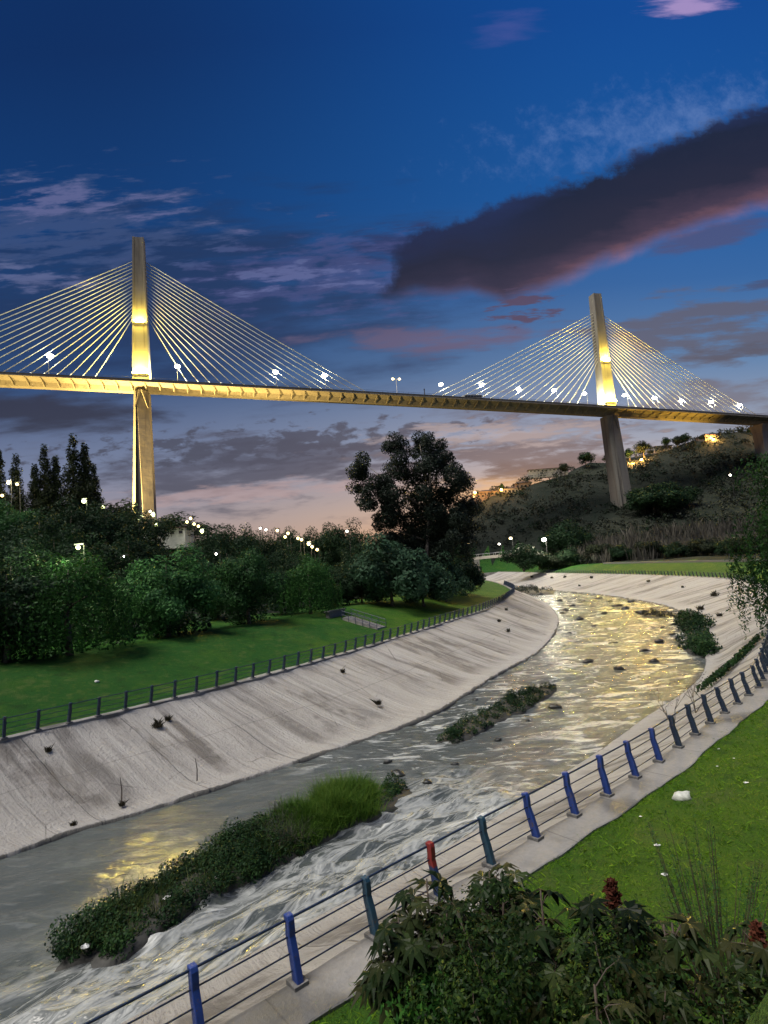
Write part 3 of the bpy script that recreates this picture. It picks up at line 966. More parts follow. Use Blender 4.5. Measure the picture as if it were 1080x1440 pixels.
for i, (px, top, Y, w, lab) in enumerate([(915, 678, 330, 1.5, 'dark hillside tree right of the right pylon leg'), (940, 676, 335, 1.5, 'widest dark hillside tree right of the pylon leg'), (958, 690, 330, 1.1, 'small dark hillside tree at the right of the pair'),
                                      (795, 728, 285, 1.1, 'dark tree at the hill foot left of the right pylon'), (808, 740, 280, .9, 'small dark tree beside the hill foot tree')]):
    place_px('bush0', px, top, Y, lab, 'dark trees on the right hillside', sx=w)
for i, (px, top, Y) in enumerate([(733, 762, 232), (772, 772, 240), (800, 768, 238), (838, 760, 236), (870, 764, 232), (905, 756, 228), (948, 760, 220), (985, 752, 214), (1020, 756, 205), (1048, 750, 196)]):
    place_px('bush%d' % (i % 2), px, top, Y, '%s dark bush from the left in the row beyond the far lawn' % ORD[i], 'bushes along the far lawn', sx=1.3)

# willow at the right picture edge, hanging over the railing
def edge_willow():
    x, y = 37.0, 46.5; z = lz(x, y); H = 16.0
    cr = ell_crown(H, 6.6, 5.2, 10.2, 60, 1.9, 301, .2); wl = leafmat('leaf_willow_dark', [(.006, .018, .006), (.012, .038, .009), (.028, .078, .018)])
    ex = strands(620, 7.7, 13.5, 1.2, 7, 302, .35)
    root = tree_proto('edge', 'willow_tree', 'tree', H, cr, wl, M['bark'],   .4, [cr[0][k] for k in range(0, 60, 6)], .30, 24000, extra=ex, droop=.9)
    place('edge', x, y, H, 'big weeping willow at the right picture edge trailing over the blue railing', None, .4, z)
    r = np.random.default_rng(303); out = []                   # long fronds trailing over the bank
    for k in range(46):
        a = r.uniform(2.3, 4.4); q = r.uniform(6.3, 8.2); m = 60
        t = r.uniform(0, 1, m)
        out.append(np.column_stack([q * np.cos(a) + r.normal(0, .10, m), q * np.sin(a) + r.normal(0, .10, m), 5.5 + (r.uniform(-1.9, .6) - 5.5) * t]))
    V, F = leaves_np(np.vstack(out), .34, .3, 1.2)
    obj_np('trailing_fronds', V, F, wl, root)


edge_willow()


# foreground shrubs ------------------------------------------------------------
def palmate(size, lobes, r):
    """one castor-like leaf: lobes fanned round a stalk, drooping"""
    vs = [(0, 0, 0)]; fs = []
    for k in range(lobes):
        a = (k - (lobes - 1) / 2) * 2 * math.pi / (lobes + 1.2)
        L = size * (1 - .35 * abs(k - (lobes - 1) / 2) / (lobes / 2)) * r.uniform(.85, 1.1)
        w = L * .16; ca, sa = math.cos(a), math.sin(a)
        b = len(vs)
        for (t, q, z) in ((.45, -1, -.02), (.45, 1, -.02), (1, 0, -.34), (.5, 0, .05)):
            px, py = t * L, q * w
            vs.append((px * ca - py * sa, px * sa + py * ca, z * L))
        fs += [(0, b, b + 3), (0, b + 3, b + 1), (b, b + 2, b + 3), (b + 1, b + 3, b + 2)]
    return np.array(vs), fs


def castor(x, y, H, label, leaves, size, seed, spread=.5, z=None, spikes=0, group='castor plants in the foreground', leafm=None):
    r = random.Random(seed)
    z = lz(x, y) if z is None else z
    t = thing('castor_plant', label, 'shrub', (x, y, z), group)
    sm = MB(); lm = MB(); sp = MB()
    for k in range(max(3, leaves // 16)):
        a = r.uniform(0, 6.28); q = spread * r.uniform(.3, 1.0); h = H * r.uniform(.75, 1.0) if k else H
        tip = Vector((q * math.cos(a), q * math.sin(a), h)) if k else Vector((0, 0, H))
        p1 = Vector((tip.x * .25, tip.y * .25, h * .35)); p2 = Vector((tip.x * .65, tip.y * .65, h * .7))
        sm.tube([(0, 0, -.1), p1, p2, tip], [.032, .026, .02, .012], 6)
        n = 16
        for i in range(n):
            u_ = r.uniform(.35, 1.0) ** .7
            base = p1.lerp(p2, min(1, u_ / .7)) if u_ < .7 else p2.lerp(tip, (u_ - .7) / .3)
            b = r.uniform(0, 6.28); st = size * r.uniform(.5, 1.1)
            e = base + Vector((math.cos(b) * st, math.sin(b) * st, st * r.uniform(.0, .55)))
            sm.tube([base, base.lerp(e, .5) + Vector((0, 0, .04)), e], [.008, .007, .005], 4, cap=False)
            V, F = palmate(size * r.uniform(.7, 1.15), r.choice([7, 7, 8, 9]), r)
            R = Matrix.Rotation(b + r.uniform(-.5, .5), 3, 'Z') @ Matrix.Rotation(r.uniform(.0, .75), 3, 'Y') @ Matrix.Rotation(r.uniform(-.4, .4), 3, 'X')
            lm.add([R @ Vector(v) + e for v in V], F)
        if k < spikes:
            nq = 900; zz = rng.random(nq); ww = .042 * (1 - .6 * zz)
            spk = np.column_stack([tip.x + rng.normal(0, 1, nq) * ww, tip.y + rng.normal(0, 1, nq) * ww, tip.z - .10 + .30 * zz])
    obj('stem', sm, M['stem'], t, world=False, smooth=True)
    obj('foliage', lm, leafm or M['castor_leaf'], t, world=False)
    if spikes:
        V, F = leaves_np(spk, .065, .6); obj_np('flower_spike', V, F, M['rust_flower'], t)
    return t


def fg(px, py, Y):
    p = atd(px, py, Y); z = lz(p.x, Y)
    return p.x, Y, max(.8, p.z - z), z


def leafy_shrub(name, label, px, top, Y, rx, n, leaf, lm, group, seed, squash=1.0, fullness=1.0):
    x, y, H, z = fg(px, top, Y)
    t = thing(name, label, 'shrub', (x, y, z), group)
    r = np.random.default_rng(seed); k = 26
    cs = np.column_stack([r.normal(0, rx * .5, k), r.normal(0, rx * .45, k), H * r.uniform(.12, .92, k)])
    cs[:, :2] *= (1.15 - .55 * (cs[:, 2:] / H) ** 2)
    rs = rx * r.uniform(.22, .42, k)
    P, N = clump_points(cs, rs, n, .85, True); P[:, 2] = np.clip(P[:, 2], .03, H * 1.03)
    V, F = leaves_np(P, leaf, .42, .35, N=N)
    obj_np('foliage', V, F, lm, t)
    sb = MB()
    for c in cs[::2]: sb.tube([(0, 0, -.1), (c[0] * .4, c[1] * .4, c[2] * .5), tuple(c)], [.03, .02, .006], 5)
    obj('stem', sb, M['stem'], t, world=False, smooth=True)
    return t


GF = 'shrubs in the foreground'
x, y, H, z = fg(600, 1236, 9.0); castor(x, y, H, 'tall castor plant standing before the red topped post', 64, .40, 1, .55, z)
x, y, H, z = fg(688, 1226, 9.6); castor(x, y, H, 'castor plant with reddish palmate leaves right of the red post', 48, .42, 2, .45, z)
x, y, H, z = fg(560, 1290, 8.6); castor(x, y, H, 'leaning castor plant at the left end of the foreground shrubs', 34, .36, 3, .35, z)
x, y, H, z = fg(862, 1262, 7.4); castor(x, y, H, 'castor plant with a rusty seed spike in the middle of the foreground', 48, .36, 4, .45, z, spikes=1)
x, y, H, z = fg(1066, 1322, 7.4); castor(x, y, H, 'castor plant with a rusty seed spike at the right picture edge', 32, .32, 5, .35, z, spikes=1)
x, y, H, z = fg(760, 1252, 8.0); castor(x, y, H, 'dark castor plant in the middle of the foreground thicket', 64, .38, 6, .6, z)
x, y, H, z = fg(945, 1298, 7.0); castor(x, y, H, 'dark castor plant in the right half of the foreground thicket', 64, .36, 7, .5, z)
x, y, H, z = fg(836, 1385, 5.6); castor(x, y, H, 'low castor plant nearest to the viewer at the bottom edge', 48, .32, 8, .55, z)
leafy_shrub('leafy_shrub', 'bright green low shrub at the foot of the left castor plants', 600, 1330, 8.4, 1.0, 4200, .11, M['shrub_bright'], GF, 21)
leafy_shrub('leafy_shrub', 'dark dense shrub filling the bottom middle of the picture', 740, 1290, 7.0, 1.4, 9000, .07, M['shrub_leaf'], GF, 22)
leafy_shrub('leafy_shrub', 'dark dense shrub right of the bottom middle shrub', 880, 1300, 6.6, 1.2, 9000, .065, M['shrub_leaf'], GF, 23)
leafy_shrub('leafy_shrub', 'dark shrub in the bottom right corner', 1010, 1385, 6.2, 1.0, 7000, .065, M['shrub_leaf'], GF, 24)
leafy_shrub('leafy_shrub', 'small dark shrub under the tall castor plant', 660, 1345, 7.4, .8, 5000, .07, M['shrub_leaf'], GF, 25)
def wispy(label, px, top, Y, rx, stems, seed):
    x, y, H, z = fg(px, top, Y); r = random.Random(seed)
    t = thing('wispy_shrub', label, 'shrub', (x, y, z)); sb = MB(); pts = []
    for k in range(stems):
        a = r.uniform(0, 6.28); q = rx * r.random() ** .6; h = H * r.uniform(.55, 1.0) * (1 - .25 * (q / rx) ** 2)
        p = [Vector((q * .3 * math.cos(a), q * .3 * math.sin(a), -.05)), Vector((q * .6 * math.cos(a), q * .6 * math.sin(a), h * .5)), Vector((q * math.cos(a), q * math.sin(a), h))]
        sb.tube(p, [.012, .008, .003], 4, cap=False)
        for i in range(95):
            u_ = r.uniform(.2, 1.02); c = p[0].lerp(p[1], u_ * 2) if u_ < .5 else p[1].lerp(p[2], u_ * 2 - 1)
            w = .13 * (1.15 - u_); pts.append((c.x + r.gauss(0, w), c.y + r.gauss(0, w), c.z + r.gauss(0, .05)))
    obj('stem', sb, M['stem'], t, world=False)
    V, F = leaves_np(np.array(pts), .055, .22, -.5); obj_np('foliage', V, F, M['leaf_green'], t)


wispy('thin wispy tamarisk on the right lawn above the thicket', 985, 1140, 9.6, 1.25, 60, 26)


# ------------------------------------------------------------------ grass and litter on the near lawn
def tufts(name, P, h, n_per, spread, m, lean=.35, wd=.03):
    """blades of grass standing on points P (n,3)"""
    n = len(P); k = n_per
    B = np.repeat(P, k, 0) + np.column_stack([rng.normal(0, spread, n * k), rng.normal(0, spread, n * k), np.zeros(n * k)])
    hh = (h if hasattr(h, '__len__') else np.full(n, h)); hh = np.repeat(hh, k) * rng.uniform(.5, 1.15, n * k)
    a = rng.uniform(0, 2 * math.pi, n * k); w = hh * wd + .002
    dx = np.column_stack([np.cos(a), np.sin(a), 0 * a]); ln = rng.normal(0, lean, (n * k, 2)) * hh[:, None]
    V = np.stack([B - dx * w[:, None], B + dx * w[:, None],
                  B + np.column_stack([ln * .35, hh * .6]) + dx * w[:, None] * .7, B + np.column_stack([ln, hh])], 1).reshape(-1, 3)
    F = np.arange(4 * n * k).reshape(-1, 4)
    return obj_np(name, V, F, m)


RCf0 = catmull(RC, 4); A0 = arc(RCf0)
def s_at0(x, y): return A0[np.argmin(np.hypot(RCf0[:, 0] - x, RCf0[:, 1] - y))]


def lawn_points(n, r0, r1, a0, a1):
    out = []
    while len(out) < n:
        r = math.sqrt(random.uniform(r0 * r0, r1 * r1)); a = random.uniform(a0, a1); out.append((r * math.sin(a), r * math.cos(a)))
    P = np.array(out)
    dR, _ = dist_poly(P[:, 0], P[:, 1], RCs)
    k = ~in_poly(P[:, 0], P[:, 1], CH_POLY) & (dR > .93) & (dR < 12)
    P = P[k]
    return np.column_stack([P, land_z(P[:, 0], P[:, 1]) - .01])


sv = np.sort(rng.uniform(s_at0(-6, 8), s_at0(24, 37), 2600)); q = resample(RCf0, s=sv)
tn_ = resample(RCf0, s=sv + .1) - resample(RCf0, s=sv - .1); tn_ /= np.linalg.norm(tn_, axis=1)[:, None] + 1e-9; nn_ = np.stack([tn_[:, 1], -tn_[:, 0]], 1)
e_ = q + nn_ * (.90 + .16 * rng.random(len(q)) ** 2 + .08 * fbm(q[:, 0] / .5, q[:, 1] / .5, 3, 2))[:, None]
kind(tufts('verge_grass', np.column_stack([e_, land_z(e_[:, 0], e_[:, 1])]), .04 + .07 * rng.random(len(e_)) ** 2, 3, .07, M['lawn_blade'], 1.1, .05), 'stuff')
P = lawn_points(26000, 6, 36, -.6, .78)
kind(tufts('lawn_grass', P, .06 + .05 * rng.random(len(P)), 4, .07, M['lawn_blade'], .9, .05), 'stuff')


def rock_mb(c, r, seed, sq=(1, 1, .6), n=10):
    q = random.Random(seed); mb = MB(); mb.sphere((0, 0, 0), 1, n, n - 3)
    V = np.array(mb.v); k = 1 + .55 * fbm(V[:, 0] * 1.3 + seed, V[:, 1] * 1.3 + V[:, 2] * 1.7, seed, 3)
    k = k * (.85 + .3 * np.array([q.random() for _ in range(len(V))])); V = V * k[:, None] * np.array(sq) * r + np.array(c)
    mb.v = [tuple(v) for v in V]
    return mb


def stone(name, label, cat, c, r, m, seed, sq=(1, 1, .6), group=None):
    return tag(obj(name, rock_mb(c, r, seed, sq), m, smooth=True, loc=c), label, cat, group)


p = onz(958, 1116, 3.95); stone('boulder', 'pale round boulder lying on the right lawn', 'rock', (p[0], p[1], lz(*p) + .06), .24, M['pale_rock'], 3, (1.15, .9, .75))
for i, (px, py, lab) in enumerate([(1048, 1100, 'white scrap near the right picture edge on the right lawn'), (925, 1186, 'crumpled white scrap below the boulder on the right lawn'), (935, 1232, 'long pale scrap beside the foreground thicket'),
                                   (1010, 1046, 'white scrap highest up on the right lawn'), (1032, 1062, 'tiny white scrap right of the highest scrap'), (1008, 1072, 'tiny white scrap between the boulder and the railing end'), (900, 1140, 'speck of litter left of the boulder')]):
    q = onz(px, py, 3.95); zz = lz(*q)
    mb = rock_mb((q[0], q[1], zz + .03), .065 if i < 3 else .035, 40 + i, (1.3, .7, .3), 7)
    tag(obj('litter_scrap', mb, M['litter'], loc=(q[0], q[1], zz)), lab, 'litter', 'litter on the right lawn')
q = onz(136, 968, 4.3); mb = rock_mb((q[0], q[1], lz(*q) + .08), .16, 60, (1, 1, .6), 7)
tag(obj('litter_scrap', mb, M['litter'], loc=(q[0], q[1], lz(*q))), 'white scrap on the left lawn above the railing', 'litter')


# ------------------------------------------------------------------ railings
def post_proto(name, m, slim=1.0, parent=None):
    """flat post whose head bends over the slope; local x points to the river"""
    prof = [(-.10, .04), (.085, .04), (.17, .50), (.235, .78), (.225, .90), (.235, 1.02), (.27, 1.12), (.25, 1.16), (.13, 1.16), (.095, 1.08), (.085, .92), (.09, .80), (.0, .50)]
    mb = MB(); mb.prism([(.05 + (x - .05) * 1.15 * slim, z) for x, z in prof], .135, Matrix())
    o = obj(name, mb, m, parent, world=False)
    b = o.modifiers.new('bevel', 'BEVEL'); b.width = .012; b.segments = 1
    return o


def railing(name, label, P, s0, s1, step, sg, colours, panel=False, inset=.02, special=None, plinths=True, rails=((.22, 1.08, .026), (.16, .80, .016), (.11, .52, .016), (.05, .24, .016))):
    s = np.arange(s0, s1, step); B = resample(P, s=s); D = resample(P, s=np.arange(s0, s1 + .01, .45))
    tnD = tangents(D); tP = tangents(B)
    t = thing(name, label, 'railing', (B[0][0], B[0][1], PATH_Z))
    nin = lambda tn: np.array([-tn[1], tn[0]]) * sg          # to the land
    first = {}
    for i in range(len(B)):
        nn = nin(tP[i]); ang = math.atan2(-nn[1], -nn[0])
        key = colours(i)
        special_i = special and i in special
        if special_i: key = 'post_red'
        if key not in first:
            o = post_proto('post', M[key], parent=t); first[key] = o
            if plinths:
                pb = MB(); pb.box((.02, 0, .02), (.34, .30, .10)); obj('plinth', pb, M['plinth'], o, world=False)
        else:
            o = first[key].copy(); C.objects.link(o)
            for ch in first[key].children:
                c = ch.copy(); C.objects.link(c); c.parent = o
        o.location = (B[i][0] - B[0][0] + nn[0] * inset, B[i][1] - B[0][1] + nn[1] * inset, 0)
        o.rotation_euler = (random.gauss(0, .012), random.gauss(0, .02), ang + random.gauss(0, .03))
        o.scale = (1, 1, random.uniform(.97, 1.03))
        if special_i: o['label'] = 'post with its head painted red'
    for (off, h, r) in rails:
        mb = MB()
        pts = [Vector((D[k][0] - nin(tnD[k])[0] * off * .9, D[k][1] - nin(tnD[k])[1] * off * .9, PATH_Z + h)) for k in range(len(D))]
        mb.tube(pts, r, 6)
        obj('rail', mb, M['rail_blue'], t, smooth=True)
    return t


aR = arc(RC)
def s_at(P, pt): return arc(P)[np.argmin(np.hypot(P[:, 0] - pt[0], P[:, 1] - pt[1]))]


sR = s_at(catmull(RC, 4), onz(690, 1217, PATH_Z)); RCf = catmull(RC, 4); LCf = catmull(LC, 4)
i0 = 7
cols = ['post_blue', 'post_blue', 'post_teal', 'post_blue', 'post_teal', 'post_teal', 'post_red', 'post_teal']
railing('blue_railing', 'blue railing of bent posts and thin rails along the near right bank', RCf, sR - 1.88 * i0, sR + 62, 1.88, -1,
        lambda i: 'post_blue' if i in (2, 3, 4) else ('post_teal' if i < 8 else ('post_blue' if i < 13 else 'post_dark')), special={i0 - 1})
sL0 = s_at(LCf, (-24, 27.5)); sL1 = s_at(LCf, (31.5, 160))
railing('dark_railing', 'dark railing of upright posts along the edge of the left lawn', LCf, sL0, min(sL1, sL0 + 99 * 1.62), 1.62, 1, lambda i: 'post_dark')
sF0 = s_at(RCf, (62, 98)); sF1 = s_at(RCf, (63, 245))
railing('dark_railing', 'long dark railing along the far right bank below the far lawn', RCf, sF0, sF1, 1.75, -1, lambda i: 'post_dark', plinths=False)


# ------------------------------------------------------------------ islands with growth
def inside_pts(poly, n):
    P = np.array(poly); lo, hi = P.min(0), P.max(0)
    q = rng.uniform(lo, hi, (n * 6, 2)); k = in_poly(q[:, 0], q[:, 1], P)
    return q[k][:n]


def island(name, poly, h):
    P = resample(catmull(list(poly) + [poly[0]], 6), 60)[:-1]; c = P.mean(0); mb = MB()
    rows = [(1.06, -.35), (1.0, .03), (.82, h * .7), (.5, h), (0.15, h * 1.05)]
    for k, z in rows:
        for i, p in enumerate(P):
            j = 1 + .05 * math.sin(i * 2.1 + k * 9)
            q = c + (p - c) * k * j; mb.v.append((q[0], q[1], z + random.uniform(-.03, .03)))
    n = len(P)
    for r in range(len(rows) - 1):
        for i in range(n): mb.f.append((r * n + i, r * n + (i + 1) % n, (r + 1) * n + (i + 1) % n, (r + 1) * n + i)); mb.m.append(0)
    mb.f.append(tuple((len(rows) - 1) * n + i for i in range(n))); mb.m.append(0)
    return kind(obj(name, mb, M['mud'], smooth=True), 'structure')


def weeds(name, poly, n, h, leaf, m, k=60):
    """low scrub made of separate leafy clumps of uneven size"""
    c = inside_pts(poly, k); k = len(c); r = h * rng.uniform(.22, .62, k) * (1 + .8 * fbm(c[:, 0] / 2.2, c[:, 1] / 2.2, 71, 2))
    C3 = np.column_stack([c, .12 + r * rng.uniform(.25, .85, k)])
    P, N = clump_points(C3, r, n, .9, True); P[:, 2] = np.maximum(P[:, 2], .02)
    N = N * .6 + rng.normal(size=N.shape) * .25 + np.array([0, 0, .3])
    V, F = leaves_np(P, leaf, .5, .1, N=N)
    return kind(obj_np(name, V, F, m), 'stuff')


island('river_island', ISL_MAIN, .35)
w_poly = [onz(x, y, .2) for x, y in [(88, 1346), (170, 1338), (250, 1288), (330, 1240), (420, 1200), (440, 1175), (400, 1152), (330, 1178), (250, 1222), (180, 1262), (105, 1315)]]
weeds('island_weeds', [tuple(np.mean(w_poly, 0) + (np.array(q) - np.mean(w_poly, 0)) * 1.05) for q in w_poly], 42000, .95, .11, M['island_leaf'], 260)
g_poly = [onz(x, y, .2) for x, y in [(372, 1205), (420, 1196), (470, 1168), (530, 1142), (520, 1112), (470, 1122), (400, 1150), (365, 1170)]]
def reed_clumps(name, poly, k, per, m, env):
    c = inside_pts(poly, k); H = env(c) * rng.uniform(.55, 1.25, len(c)); P = np.repeat(c, per, 0)
    d = rng.normal(0, .16, (len(P), 2)); Hh = np.repeat(H, per) * rng.uniform(.45, 1.1, len(P))
    B = np.column_stack([P + d, np.full(len(P), .15)]); ln = d * 1.7 + rng.normal(0, .12, d.shape); ln *= Hh[:, None]; bend = rng.random(len(P))[:, None] ** 3
    a = rng.uniform(0, 6.28, len(P)); w = (.006 + .007 * rng.random(len(P)))[:, None]; s_ = np.column_stack([np.cos(a), np.sin(a), 0 * a]) * w
    mid = B + np.column_stack([ln * .4, Hh * .62]); tip = B + np.column_stack([ln * (1 + 1.5 * bend), Hh * (1 - .45 * bend[:, 0])])
    n = len(P); V = np.concatenate([B - s_, B + s_, mid + s_ * .8, mid - s_ * .8, tip + s_ * .2, tip - s_ * .2]); i = np.arange(n)
    F = np.vstack([np.column_stack([i, i + n, i + 2 * n, i + 3 * n]), np.column_stack([i + 3 * n, i + 2 * n, i + 4 * n, i + 5 * n])])
    return kind(obj_np(name, V, F, m), 'stuff')


dd = np.array(onz(478, 1138, .2))
reed_clumps('island_reeds', g_poly, 190, 150, M['grass_blade'], lambda c: .55 + .75 * np.exp(-(np.hypot(c[:, 0] - dd[0], c[:, 1] - dd[1]) / 2.6) ** 2))
reed_clumps('island_grass', w_poly, 80, 60, M['island_grass'], lambda c: .65 + 0 * c[:, 0])
reed_clumps('dead_reeds', [onz(x, y, .2) for x, y in [(362, 1205), (425, 1190), (440, 1150), (390, 1146), (352, 1172)]], 26, 60, M['reed'], lambda c: .95 + 0 * c[:, 0])
e_poly = [onz(x, y, .2) for x, y in [(520, 1145), (562, 1128), (580, 1106), (545, 1098), (515, 1112)]]
weeds('island_driftweed', e_poly, 4000, .6, .11, M['island_leaf'], 24)
island('river_island', ISL_SMALL, .25)
weeds('islet_weeds', ISL_SMALL, 11000, .8, .13, M['island_leaf'], 120)
island('river_island', ISL_RIGHT, .5)
weeds('bank_bushes', ISL_RIGHT, 9000, 2.0, .28, M['island_leaf'], 40)
island('river_island', ISL_FAR, .3); weeds('far_bank_weeds', ISL_FAR, 2500, 1.6, .35, M['leaf_eucalyptus'])
island('river_island', ISL_MID, .2); weeds('shoal_weeds', ISL_MID, 900, .7, .28, M['leaf_eucalyptus'])
# creeping patch on the right bank slope
mbp = [(975, 968), (1000, 948), (1032, 930), (1066, 913), (1072, 916), (1040, 938), (1005, 958)]
Pp = inside_pts([onz(x, y, 1.9) for x, y in mbp], 3200)
dRp, _ = dist_poly(Pp[:, 0], Pp[:, 1], RCs); dWp, _ = dist_poly(Pp[:, 0], Pp[:, 1], WR)
zp = PATH_Z * dWp / (dWp + dRp) * .95 + .1 + rng.random(len(Pp)) * .45
V, F = leaves_np(np.column_stack([Pp, zp]), .26, .5, .2)
kind(obj_np('bank_creeper', V, F, M['island_leaf']), 'stuff')

# rocks and drift in the water
for i, (px, py, r, sq, lab) in enumerate([(545, 1072, .42, (1.7, .7, .45), 'black log-like rock beyond the tip of the grassy island'), (742, 1014, .35, (1.3, .8, .5), 'dark rock right of the small weedy islet'), (766, 906, .55, (1.4, .9, .6), 'dark rock at the toe of the left bank'),
                                          (800, 890, .6, (1.6, 1, .6), 'dark rock pair member off the left bank toe'), (778, 965, .5, (1.4, .9, .5), 'dark rock at the far tip of the small weedy islet'), (931, 882, .6, (1.3, 1, .8), 'isolated dark rock in the yellow reflection'),
                                          (928, 902, .8, (2.0, .7, .5), 'long low rock under the isolated rock'), (868, 852, 1.5, (2.4, 1, .35), 'long dark shoal rock left of the far bushes'), (842, 842, 1.4, (2.2, 1, .3), 'flat dark rock upstream near the far bank'), (795, 858, .9, (1.6, 1, .5), 'rock off the left bank bend'),
                                          (905, 862, 1.6, (2.6, 1, .35), 'dark rocky shoal beside the bushes under the right bank'), (949, 878, .8, (1.8, 1, .5), 'rock touching the bushes under the right bank'), (945, 892, .7, (1.8, .8, .4), 'lower rock touching the bushes under the right bank')]):
    q = onz(px, py, .05); stone('river_rock', lab, 'rock', (q[0], q[1], .06), r * .42, M['wet_rock'], 80 + i, (min(sq[0], 1.7), .9, .7), 'rocks in the river')
SMALLR = [(820, 846), (858, 846), (880, 856), (888, 846), (760, 836), (788, 845), (815, 870), (835, 880), (862, 905), (905, 915), (870, 940), (700, 1040), (640, 1075), (668, 985), (735, 985), (826, 930), (780, 995), (920, 930), (600, 1100), (560, 1090), (790, 862), (805, 852), (772, 850), (850, 862)]
for i, (px, py) in enumerate(SMALLR):
    q = onz(px, py, .05); r = (.12 + .16 * random.random()) * (1 + math.hypot(*q) / 90)
    stone('river_stone', 'small dark stone just breaking the water surface', 'rock', (q[0], q[1], .05), r, M['wet_rock'], 120 + i, (1.3, .9, .7), 'small stones in the river')
# pale debris caught on the island's lower edge
for i, (px, py, lab) in enumerate([(236, 1264, 'white bag caught on the lower edge of the grassy island'), (306, 1236, 'pale rag in the weeds of the grassy island'), (120, 1332, 'pale stone at the downstream end of the grassy island')]):
    q = onz(px, py, .35); mb = rock_mb((q[0], q[1], .38), .12, 150 + i, (1.3, .8, .6), 7)
    tag(obj('debris_scrap', mb, M['litter'], loc=(q[0], q[1], .3)), lab, 'debris', 'debris on the grassy island')


# weeds and sticks rooted in the cracks of the banks
def bank_pt(px, py, P, W):
    z = 2.0
    for _ in range(12):
        q = onz(px, py, z)
        d1 = float(dist_poly(np.array([q[0]]), np.array([q[1]]), P)[0][0]); d2 = float(dist_poly(np.array([q[0]]), np.array([q[1]]), W)[0][0])
        z = .5 * z + .5 * PATH_Z * d2 / max(d1 + d2, .01) * .98
    return q[0], q[1], z


def weed_mesh(q, r):
    r *= .5
    n_ = 26; a = rng.uniform(0, 6.28, n_); d = r * rng.random(n_) ** .8 * rng.uniform(.5, 1.1, n_)
    P = np.column_stack([d * np.cos(a) * 1.2, d * np.sin(a) * .8, -.05 + 0 * a])
    o = tufts('weed_tuft', P, r * (2.0 - 1.3 * d / r) * rng.uniform(.4, 1.2, n_) + .06, 7, r * .3, M['weed'], .4, .035 + .0004 * q[1])
    o.location = q
    return o


for i, (px, py, r, lab) in enumerate([(68, 1056, .28, 'dark weed tuft on the left bank near the left picture edge'), (222, 1022, .5, 'widest dark weed tuft high on the left bank'), (236, 1012, .3, 'weed tuft just right of the widest tuft'), (532, 990, .4, 'weed tuft low on the left bank above the black rock'),
                                      (103, 1160, .22, 'small weed tuft at the toe of the left bank'), (715, 888, .45, 'weed tuft on the far part of the left bank'), (482, 945, .3, 'weed tuft right below the left railing'), (171, 1132, .22, 'weed at the foot of the thin leaning stick'), (702, 874, .4, 'weed tuft high on the left bank near its bend'), (712, 858, .4, 'weed tuft nearest to the bend of the left bank')]):
    q = bank_pt(px, py, LCs, WL); o = weed_mesh(q, r); tag(o, lab, 'weed', 'weeds on the left bank')
for i, (px, py, r, lab) in enumerate([(1004, 838, 1.0, 'biggest weed patch high on the right bank'), (985, 857, .8, 'weed patch below the biggest patch on the right bank'), (1012, 866, .6, 'weed patch next to the willow on the right bank'), (960, 826, .5, 'weed tuft high on the right bank'), (912, 818, .6, 'weed tuft at the top of the far right bank'),
                                      (776, 813, .8, 'leftmost of the dark tufts along the top of the far bank'), (794, 812, .8, 'second of the dark tufts along the top of the far bank'), (832, 813, .8, 'third of the dark tufts along the top of the far bank'), (748, 812, .9, 'tuft at the far left of the far bank'), (815, 824, .5, 'low tuft on the middle of the far bank')]):
    q = bank_pt(px, py, RCs, WR); o = weed_mesh(q, r); tag(o, lab, 'weed', 'weeds on the right bank')
for i, (px, py, h, lab) in enumerate([(171, 1130, 1.3, 'thin leaning stick low on the left bank'), (277, 1098, 1.2, 'thin upright stick at the toe of the left bank')]):
    q = bank_pt(px, py, LCs, WL); mb = MB(); mb.tube([q, (q[0] + .03, q[1], q[2] + h * .5), (q[0] - .04, q[1], q[2] + h)], [.035, .03, .015], 5)
    tag(obj('bank_stick', mb, M['stem'], loc=q), lab, 'stick')


# bare saplings by the right railing
def sapling(px, py, h, label, seed, flowers):
    q = bank_pt(px, py, RCs, WR); r = random.Random(seed); mb = MB(); tips = []
    t = thing('bare_sapling', label, 'sapling', q)
    def grow(p, d, L, rad, lev):
        e = p + d * L; mb.tube([p, p.lerp(e, .5) + Vector((r.gauss(0, .03), r.gauss(0, .03), 0)), e], [rad, rad * .8, rad * .55], 5)
        if lev == 0: tips.append(e); return
        for _ in range(r.choice([2, 3, 3])):
            dd = (d + Vector((r.gauss(0, .45), r.gauss(0, .45), r.gauss(.1, .25)))).normalized(); grow(e, dd, L * r.uniform(.6, .85), rad * .55, lev - 1)
    for k in range(3): grow(Vector((0, 0, -.1)), Vector((r.gauss(0, .28), r.gauss(0, .28), 1)).normalized(), h * .38, .03, 3)
    obj('branches', mb, M['bark'], t, world=False)
    P = np.array([tuple(p) for p in tips]); P = np.repeat(P, flowers, 0) + rng.normal(0, .10, (len(P) * flowers, 3))
    V, F = leaves_np(P, .09, .5); obj_np('leaves', V, F, M['reed'], t)


sapling(948, 1022, 2.6, 'bare twiggy sapling growing beside the right railing', 1, 3)
sapling(978, 1000, 2.2, 'second bare sapling just upstream of the first by the railing', 2, 2)


